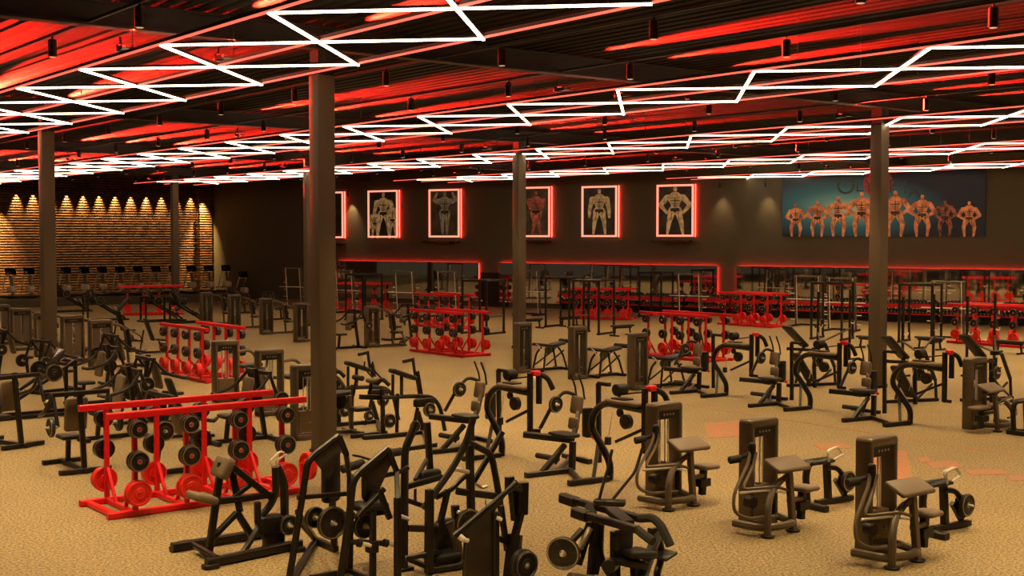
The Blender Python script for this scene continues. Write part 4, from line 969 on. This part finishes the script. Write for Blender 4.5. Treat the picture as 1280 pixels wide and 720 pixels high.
def hero_frames_b():
    A = Arch(427, 735); f = A.part('frame', BLK); c = 0
    f.tube([A.p(424, 733, c), A.p(437, 642, c), A.p(441, 603, c), A.p(448, 592, c), A.p(485, 561, c)], .045, .06)
    top = A.p(485, 561, c); g = A.part('gusset_plate', SHRD); g.poly([A.p(450, 594, c), top, A.p(490, 578, c), A.p(474, 612, c)], (0, .03, 0))
    f.bar(top, A.p(496, 590, c), .06, .06); o = A.g(497, 730, .0); f.bar(A.p(496, 590, c), A.p(497, 624, o.y), .06, .06); f.bar(A.p(497, 622, o.y), o, .075, .075)
    k = A.g(436, 713, .03); f.bar(k, A.p(437, 640, k.y), .085, .085); f.bar(A.g(388, 722, .05), k, .06, .06); f.bar(k, A.g(470, 727, .05), .06, .06); f.bar(A.p(424, 731, c), A.p(440, 640, c), .06, .06)
    z = A.g(466, 728, .0); f.bar(z, A.p(466, 640, z.y), .07, .07); m = A.part('column_collar', BLK); m.slab(A.p(465, 683, z.y), (.13, .13, .14), None, .02, .01)
    f.bar(A.p(438, 646, k.y), A.p(482, 640, z.y), .06, .06); f.bar(A.p(447, 645, c), A.p(480, 611, c), .06, .06); f.bar(A.p(474, 612, c), A.p(487, 648, z.y), .07, .07)
    t, d = A.p(459, 590, .25), A.p(466, 622, .25); upholstery(A, 'back_pad', lerp(t, d, .5), (.26, .36, .09), rz(.3) @ UPY, PAD, .06)
    m = A.part('pad_post', BLK); m.bar(lerp(t, d, .7) + Vector((.03, .05, 0)), A.p(466, 645, z.y), .08, .08)
    upholstery(A, 'seat', A.p(461, 632, .15), (.40, .36, .09), None, PAD, .06)
    for x, nx, nm in ((446, 464, 'left'), (479, 497, 'right')):
        a, b = A.p(x, 678, z.y), A.p(nx, 682, z.y - .05); m = A.part('plate_horn', CHR); m.cyl(lerp(a, b, .3), b, .026, 10); m = A.part('horn_base', BLK); m.cyl(a, lerp(a, b, .35), .05, 10)
    f.bar(A.p(436, 677, k.y), A.p(482, 679, z.y), .06, .06)
    m = A.part('handle', BLK); m.tube([A.p(470, 590, .2), A.p(476, 578, .2), A.p(484, 570, .15)], .016); m = A.part('roller', GRIP); r = A.p(489, 566, .1); m.cyl(r - Vector((.12, 0, 0)), r + Vector((.12, 0, 0)), .05, 12)
    m = A.part('cross_handle', BLK); m.tube([A.p(478, 595, .1), A.p(497, 591, .05), A.p(511, 584, 0)], .03)
    A.peg(A.p(454, 657, k.y - .36), (0, -1, 0), .15, .05, 'low', .10)
    return A.build()
def hero_press():
    A = Arch(506, 713); f = A.part('frame', BLK); c = 0
    f.tube([A.p(505, 712, c), A.p(506, 562, c), A.p(513, 545, c), A.p(520, 528, c)], .05, .12)
    k = A.g(536, 716, .02); f.bar(k, A.p(537, 612, k.y), .10, .09); f.bar(A.g(507, 698, .22), A.p(536, 692, k.y), .06, .06); f.bar(A.p(507, 697, c), A.p(534, 708, k.y), .06, .06)
    f.tube([A.p(529, 636, -.25), A.p(566, 585, -.25), A.p(582, 556, -.25), A.p(592, 522, -.25)], .045, .16)
    o = A.g(590, 695, .02); f.bar(o, A.p(587, 556, o.y), .09, .09); f.tube([A.p(587, 554, o.y), A.p(614, 567, o.y), A.p(623, 615, o.y), A.p(634, 688, o.y)], .045, .1)
    f.tube([A.p(628, 540, .1), A.p(610, 572, .1), A.p(592, 602, .1)], .04, .05); f.bar(A.p(572, 614, 0), A.p(626, 621, 0), .09, .09)
    w = A.g(536, 640, .0); f.bar(A.p(534, 528, .5), A.p(538, 592, .5), .075, .075); f.bar(A.p(509, 608, c), A.p(552, 596, c), .07, .07); f.bar(A.p(519, 600, .1), A.p(533, 575, .3), .05, .05); f.bar(A.p(519, 611, c), A.p(519, 628, c), .03, .03)
    f.bar(A.p(508, 625, c), A.p(530, 633, c), .06, .06); f.tube([A.p(545, 622, .1), A.p(566, 611, .1), A.p(575, 600, .1), A.p(584, 594, .1)], .035, .08)
    f.bar(A.p(508, 660, c), A.p(567, 662, .2), .09, .08); f.bar(A.p(560, 692, .2), A.p(536, 690, k.y), .06, .06); f.bar(A.p(548, 664, .1), A.p(560, 612, .1), .07, .07); f.bar(A.p(569, 632, .2), A.p(572, 700, .2), .09, .09); f.bar(A.g(536, 713, .05), A.g(575, 707, .05), .07, .07); f.bar(A.g(575, 707, .05), o, .07, .07)
    t, d = A.p(526, 596, .15), A.p(549, 592, .15); upholstery(A, 'head_pad', lerp(t, d, .5), (.30, .12, .14), None, PAD, .04)
    upholstery(A, 'back_pad', A.p(556, 672, .15), (.34, .48, .12), rz(.2) @ UPY, PAD, .08); upholstery(A, 'seat', A.p(552, 694, .0), (.42, .38, .10), None, PAD, .07)
    m = A.part('swing_arm', GUN); m.tube([A.p(562, 652, .0), A.p(570, 672, -.05), A.p(574, 692, -.05), A.p(568, 722, -.1)], .06, .2)
    for a, b in (((497, 644), (511, 649)), ((572, 640), (585, 643)), ((568, 586), (586, 590)), ((620, 646), (630, 650))):
        m = A.part('plate_horn', CHR); p1, p2 = A.p(*a, -.08), A.p(*b, -.08); m.cyl(p1, p2, .026, 10)
    m = A.part('adjust_hook', CHR); m.tube([A.p(594, 604, .1), A.p(602, 610, .1), A.p(609, 608, .1)], .02, .03); m.tube([A.p(609, 618, .1), A.p(606, 628, .1), A.p(610, 634, .1)], .012, .03)
    A.peg(A.p(584, 655, o.y - .12), (0, -1, 0), .20, .05, 'rear', .08)
    m = A.part('foot', BLK); m.slab(A.p(505, 713, c) + Vector((.02, 0, .02)), (.2, .14, .04), None, .03, .01)
    return A.build()
def hero_panel():
    A = Arch(618, 742); f = A.part('frame', BLK); c = 0
    a, b = A.p(567, 670, c), A.p(646, 604, c); f.tube([a, b], .032); a2, b2 = A.p(619, 629, .18), A.p(645, 601, .18); f.tube([a2, b2], .026); f.bar(a2, A.p(590, 655, .18), .05, .05)
    P = A.part('side_panel', SHRD, 'broad dark sheet panel'); P.poly([A.p(585, 657, c), A.p(636, 614, c), A.p(618, 640, c), A.p(618, 738, c), A.p(581, 738, c)], (0, .025, 0))
    f.bar(A.p(619, 640, c), A.p(619, 740, c), .08, .08); f.bar(A.p(584, 662, c + .05), A.p(581, 740, c + .05), .06, .06)
    h1, h2 = A.p(653, 603, .1), A.p(652, 643, .1); m = A.part('arm_head', BLK); m.bar(h2, h1, .10, .14); f.bar(A.p(644, 608, .05), A.p(650, 612, .1), .09, .09)
    m = A.part('end_block', BLK); m.bar(A.p(637, 596, .25), A.p(637, 613, .25), .09, .10)
    m = A.part('lever_arm', BLK); q = A.p(651, 641, .08); m.bar(q, A.p(643, 672, .06), .08, .08); m.bar(A.p(644, 668, .06), A.p(636, 738, 0), .17, .09); m.bar(A.p(646, 676, .06), A.p(652, 700, .02), .08, .08)
    f.bar(A.p(627, 632, .1), A.p(633, 682, .1), .05, .05); f.bar(A.p(620, 672, .1), A.p(636, 678, .1), .07, .07); f.bar(A.p(640, 612, .15), A.p(644, 650, .15), .09, .08)
    m = A.part('horn', CHR); m.cyl(A.p(620, 647, -.03), A.p(627, 650, -.05), .026, 10); m = A.part('pin_knob', CHR); m.cyl(A.p(574, 670, -.02), A.p(580, 675, -.06), .035, 10); m.cyl(A.p(580, 675, -.06), A.p(586, 676, -.08), .026, 8)
    f.bar(A.p(570, 668, c + .05), A.p(584, 676, c + .05), .05, .05)
    q = A.p(656, 706, -.16); A.plate(q, (0, -1, 0), .165, .05, 'outer'); A.peg(q + Vector((0, .065, 0)), (0, -1, 0), .18, .05, 'inner', .08)
    f.bar(A.g(585, 742, .05), A.g(640, 734, .05), .09, .09); f.bar(A.g(600, 742, .05), A.g(600, 720, .05), .08, .08)
    return A.build()
def hero_row():
    A = Arch(772, 746); f = A.part('frame', BLK)
    for k, (pts, gp) in enumerate((([(703, 622), (720, 628), (800, 648)], [(800, 648), (816, 647), (826, 656), (838, 682)]), ([(718, 640), (735, 646), (797, 662)], [(797, 662), (804, 668), (816, 677)]))):
        x = .12 - .30 * k
        m = A.part('row_arm', BLK); m.bar(A.q(*pts[0], x), A.q(*pts[1], x), .12, .12); m.bar(A.q(*pts[0], x), A.q(*pts[2], x), .085, .085)
        g = A.part('grip', GRIP, None, len(A.P) - 1); g.tube([A.q(*p, x) for p in gp], .05, .12)
    f.bar(A.q(736, 634, .05), A.q(744, 655, -.05), .10, .12); f.bar(A.q(765, 638, .05), A.q(785, 655, -.05), .16, .08)
    c = A.q(745, 655, -.02).y
    f.bar(A.p(738, 654, c), A.p(722, 706, c), .085, .085); f.bar(A.p(744, 652, c), A.p(738, 722, c + .05), .08, .08); f.tube([A.p(751, 655, c), A.p(749, 694, c), A.p(760, 716, c), A.p(770, 724, c)], .045, .16); f.tube([A.p(742, 680, c), A.p(748, 700, c), A.p(744, 718, c)], .04, .12)
    m = A.part('damper', RING, 'pale piston cylinder'); m.cyl(A.p(738, 660, c - .06), A.p(725, 686, c - .06), .035, 12)
    lv = A.p(728, 662, c - .1); q = A.p(706, 689, c - .12); m = A.part('plate_lever', BLK); m.bar(lv, q + Vector((.02, .05, 0)), .07, .06); m.bar(q + Vector((.02, .05, 0)), A.p(722, 692, c), .06, .06)
    A.peg(q + Vector((-.05, -.04, 0)), (-.8, -.6, 0), .19, .05, 'left', .07)
    t, d = A.g(779, 668, .78), A.g(779, 686, .62); upholstery(A, 'chest_pad', A.p(779, 674, -.05), (.30, .24, .09), rz(.15) @ UPY, PAD, .05)
    m = A.part('pad_post', BLK); m.bar(A.p(769, 664, .05), A.p(769, 740, .05), .10, .10)
    s = A.p(795, 691, -.12); upholstery(A, 'seat', s, (.42, .36, .09), ry(.15), PAD, .07); m = A.part('seat_post', BLK); m.bar(s - Vector((.02, 0, .05)), A.p(795, 726, -.12), .10, .10); m.slab(A.p(790, 704, -.12), (.42, .2, .10), ry(.3), .05, .02)
    fp = A.part('foot_plate', BLK); fp.slab(A.p(829, 693, -.0), (.22, .30, .03), ry(-.3), .03, .01)
    f.bar(A.p(823, 664, .1), A.p(800, 728, -.2), .11, .10); f.tube([A.p(822, 668, .1), A.p(828, 694, .1), A.p(820, 720, 0), A.p(826, 736, 0)], .045, .12); f.bar(A.p(812, 664, .1), A.p(826, 662, .1), .07, .07)
    f.bar(A.g(722, 742, .05), A.g(826, 748, .05), .10, .09); f.bar(A.g(730, 755, .05), A.g(735, 722, .05), .10, .08); f.bar(A.g(805, 766, .05), A.g(815, 728, .05), .10, .08)
    m = A.part('counter_roller', TAN); m.cyl(A.p(712, 722, c - .1), A.p(746, 727, c - .1), .065, 14); m = A.part('pivot', CHR); m.cyl(A.p(716, 694, c - .1), A.p(721, 694, c - .2), .04, 10); m.cyl(A.p(721, 694, c - .2), A.p(724, 694, c - .24), .03, 8)
    m = A.part('hub', BLK); m.cyl(A.p(766, 705, .0), A.p(760, 708, -.15), .08, 14)
    # two long thin upright handles
    bk = A.g(762, 628, 1.12); m = A.part('handle_base', BLK); m.slab(bk, (.36, .14, .07), rz(-.9), .03, .02)
    for pts in (((749, 624), (754, 604), (760, 586), (765, 562)), ((766, 624), (779, 608), (794, 590), (803, 560))):
        m = A.part('upright_handle', BLK); m.tube([A.p(*p, bk.y + .02 * i) for i, p in enumerate(pts)], .018, .08)
    return A.build()
for fn, nm, org, lab, sh in ((hero_leg, 'leg_machine', (258, 706), 'black leg machine on twin floor rails in front of the red rack', 'the leg machine'),
        (hero_frames_a, 'pullover_machine', (362, 735), 'tall black machine of bent tubes before the nearest column', 'the tall bent tube machine'),
        (hero_frames_b, 'shoulder_press_machine', (427, 735), 'tall black machine with chrome horns low at centre left', 'the chrome horn machine'),
        (hero_press, 'overhead_press_machine', (506, 713), 'tangled tall black press with long diagonal arm, front centre', 'the diagonal arm press'),
        (hero_panel, 'side_panel_machine', (618, 742), 'black machine with broad dark side panel at bottom centre', 'the side panel machine'),
        (hero_row, 'rowing_machine', (772, 746), 'black rowing machine with two long slanted arms at bottom centre', 'the rowing machine')):
    place(fn(), nm, G(*org), UA, lab, 'exercise machine', None, sh)
# ================================================================= placing the machines
def PM(A, name, px, py, rz_, label, cat, group, short): return place(A, name, G(px, py), rz_, label, cat, group, short)
U_, V_ = UA, UA + PI / 2
for (px, py, lab) in ((1101, 693, 'bronze curl machine nearest the camera, red showing through its tower'), (953, 657, 'bronze curl machine between the two other front ones'), (834, 626, 'bronze curl machine beside the cable benches, third from the right')):
    PM(CURL, 'curl_machine', px, py, U_, lab, 'exercise machine', 'curl machines', 'curl machine')
PM(CURLM, 'curl_machine', 1222, 536, U_, 'bronze curl machine at far right with seat left of its tower', 'exercise machine', 'curl machines', 'far curl machine')
for px, py, lab, sh in ((1165, 659, 'low wrist machine with chrome handles right of the nearest curl machine', 'right wrist machine'), (1022, 627, 'low wrist machine with chrome handles left of the nearest curl machine', 'left wrist machine'), (1272, 539, 'low wrist machine with chrome handles at the right picture edge', 'edge wrist machine')):
    PM(WRIST, 'wrist_machine', px, py, U_, lab, 'exercise machine', 'wrist machines', sh)
for i, (px, py) in enumerate(((653, 466), (722, 474), (797, 487))):
    PM(LEGC, 'leg_curl_machine', px, py, U_, 'weight tower with padded leg curl bench, %s from the left in mid-room' % ORD[i], 'exercise machine', 'leg curl machines', 'leg curl %d' % i)
for i, (px, py) in enumerate(((258, 406), (293, 411), (333, 418), (376, 427), (465, 434))):
    PM(SEATU, 'seated_press_machine', px, py, U_, 'distant grey tower with seat, %s of five in a row across left centre' % ORD[i], 'exercise machine', 'seated machines at left centre', 'seated %d' % i)
for i, (px, py) in enumerate(((282, 502), (337, 519), (384, 549))):
    PM(DUAL, 'arm_extension_machine', px, py, U_, ['grey tower machine behind the front rack, red rack seen through it', 'grey tower machine with padded arm rest right above the front rack', 'grey tower machine hidden behind the nearest column'][i], 'exercise machine', 'tower machines behind the front rack', 'arm machine')
for i, (px, py) in enumerate(((0, 431), (27, 438), (57, 446), (91, 452), (126, 461))):
    PM(SEATW, 'seated_press_machine', px, py, U_, 'wide tower machine around the far left column, %s from the left edge' % ORD[i], 'exercise machine', 'wide towers at far left', 'wide tower %d' % i)
C0 = G(715, 592)
for px, py, lab, sh in ((715, 592, 'black bench unit with tan chest pad just right of centre', 'chest unit right of centre'), (588, 564, 'black bench unit with tan chest pad just left of centre', 'chest unit left of centre'),
                        (874, 491, 'black bench unit before the right centre red rack', 'chest unit before red rack'), (974, 507, 'black bench unit with tan pad, between two others at right', 'chest unit at middle right'), (1093, 525, 'black bench unit with tan pad below the right column', 'chest unit below right column'), (520, 553 - 25, None, None)):
    if lab: PM(CHEST, 'bench_machine', px, py, U_, lab, 'exercise machine', 'plate loaded bench machines', sh)
for px, py, lab, sh in ((520, 552, 'black lying curl machine with T handle left of centre', 'T handle machine'), (461, 537, 'black lying curl machine beside the nearest column', 'column side curl machine')):
    PM(LYING, 'lying_curl_machine', px, py, U_, lab, 'exercise machine', 'lying curl machines', sh)
for px, py, lab, sh in ((1144, 502, 'incline press with tall posts just right of the right column', 'incline press by column'), (1020, 482, 'incline press with tall posts left of the right column', 'incline press left of column'), (1238, 500, 'incline press with tall posts behind the far right curl machine', 'incline press at far right')):
    PM(INCL, 'incline_press', px, py, U_, lab, 'exercise machine', 'incline presses', sh)
for px, py, r, lab in ((1162, 437, V_, 'small flat bench on the open floor right of the right column'), (1262, 442, V_, 'flat bench at the right edge before the red rack'), (665, 411, U_, 'flat bench beside the central column'), (712, 408, U_, 'flat bench between the power cages'), (778, 420, U_, 'flat bench right of the power cages'), (1088, 436, V_, 'flat bench left of the right column')):
    PM(FLAT, 'flat_bench', px, py, r, lab, 'bench', 'flat benches', '')
for px, py, r, lab in ((155, 428, U_ + .3, 'upright padded bench behind the wide left towers'), (192, 442, U_, 'upright padded bench left of the second red rack'), (178, 530, U_, 'upright padded bench behind the front red rack'), (228, 548, U_, 'upright padded bench seen between the front rack rails')):
    PM(ADJ, 'adjustable_bench', px, py, r, lab, 'bench', 'adjustable benches', '')
for px, py, lab in ((706, 409, 'black power cage left of the pair beside the central column'), (742, 417, 'black power cage right of the pair, red rack behind'), (604, 417, 'black power cage left of the central column'), (455, 400, 'black power cage above the fifth grey tower'), (1040, 424, 'black power cage before the dumbbells left of the right column'), (1150, 428, 'black power cage right of the right column'), (820, 396, 'black power cage before the mirror behind the right centre rack')):
    PM(CAGE, 'power_cage', px, py, UA + PI / 2 + .3, lab, 'power cage', 'power cages', '')
for px, py, lab in ((368, 386, 'grey framed rack left of the nearest column'), (507, 396, 'grey framed rack behind the central red racks, left one'), (560, 396, 'grey framed rack behind the central red racks, right one'), (432, 392, 'grey framed rack right of the nearest column'), (1010, 408, 'thin framed rack before the dumbbells, left of the teal mural corner'), (1052, 414, 'thin framed rack before the dumbbells near the right column'), (1185, 424, 'thin framed rack before the dumbbells right of the right column'), (862, 402, 'thin framed rack at the right end of the middle mirror'), (662, 394, 'thin framed rack right of the central column')):
    PM(SMITH, 'barbell_guide_rack', px, py, WA, lab, 'exercise machine', 'grey framed racks', '')
for px, py, r, lab, sh in ((84, 390, U_ + PI, 'black leg press nearest the far left column', 'leg press by column'), (126, 401, U_ + PI, 'black leg press left of the far red rack', 'leg press by far rack'), (198, 402, U_ + PI, 'black leg press in front of the far red rack', 'leg press before far rack'), (228, 404, U_ + PI, 'black leg press right before the first grey tower', 'leg press by grey tower'),
                           (48, 520, U_, 'big black leg press at the left edge', 'leg press at left edge')):
    PM(LPRESS, 'leg_press', px, py, r, lab, 'exercise machine', 'leg presses', sh)
for px, py, r, lab, sh in ((92, 585, U_ + PI / 2, 'plate loaded arm machine left behind the front rack', 'arm machine behind front rack'), (6, 556, U_ + PI / 2 + .3, 'plate loaded arm machine at the lower left edge', 'arm machine at left edge'), (70, 490, U_ + .2, 'plate loaded arm machine under the far left column', 'arm machine by left column'),
                           (158, 480, U_, 'plate loaded arm machine beside the second red rack', 'arm machine by second rack'), (432, 436, U_ + PI, 'plate loaded arm machine right of the nearest column', 'arm machine by near column'), (500, 425, U_ + PI, 'plate loaded arm machine left of the central red rack', 'arm machine by central rack'), (255, 560, U_, 'plate loaded arm machine seen through the front rack', 'arm machine inside front rack'),
                           (140, 548, U_ + PI, 'plate loaded arm machine behind the left end of the front rack', 'arm machine behind rack end'), (205, 522, U_, 'plate loaded arm machine between the front and second red racks', 'arm machine between red racks'), (22, 470, U_, 'plate loaded arm machine before the far left towers', 'arm machine before left towers'), (118, 505, U_ + PI, 'plate loaded arm machine in the crowd at left', 'arm machine in left crowd'),
                           (232, 590, U_, 'plate loaded arm machine close behind the front red rack', 'arm machine close behind rack'), (300, 552, U_ + PI, 'plate loaded arm machine under the right half of the front rack rails', 'arm machine under rack rails'),
                           (345, 400, U_, 'plate loaded arm machine behind the grey tower row', 'arm machine behind towers'), (300, 392, U_, 'plate loaded arm machine behind the left grey towers', 'arm machine behind left towers')):
    if px in (255,): continue
    PM(PROW, 'plate_loaded_machine', px, py, r, lab, 'exercise machine', 'plate loaded arm machines', sh)
# ---------------------------------------------------------------- red paint on the floor
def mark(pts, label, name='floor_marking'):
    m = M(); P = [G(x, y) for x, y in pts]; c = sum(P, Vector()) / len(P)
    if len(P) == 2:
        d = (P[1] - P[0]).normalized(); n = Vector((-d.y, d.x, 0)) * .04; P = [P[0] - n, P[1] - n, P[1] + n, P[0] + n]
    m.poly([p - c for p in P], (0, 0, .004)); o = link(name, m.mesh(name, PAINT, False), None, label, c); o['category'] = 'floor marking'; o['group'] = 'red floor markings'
mark([(862, 506), (1290, 572)], 'long thin red line across the floor behind the curl machines')
mark([(880, 530), (936, 524), (942, 544), (884, 548)], 'faded red painted patch beside the third curl machine')
mark([(1088, 566), (1132, 563), (1142, 600), (1094, 604)], 'red painted patch seen through the nearest weight tower')
mark([(1016, 555), (1052, 553), (1066, 560), (1026, 562)], 'small red painted bar behind the left wrist machine')
mark([(1146, 573), (1158, 571), (1166, 576), (1152, 578)], 'small red painted bar right of the nearest tower')
mark([(1158, 578), (1192, 575), (1204, 584), (1168, 586)], 'red painted bar above the right wrist machine')
mark([(1205, 588), (1250, 586), (1262, 593), (1214, 594)], 'red painted bar near the right picture edge')
mark([(1258, 595), (1292, 594), (1296, 601), (1264, 601)], 'red painted bar cut by the right picture edge')
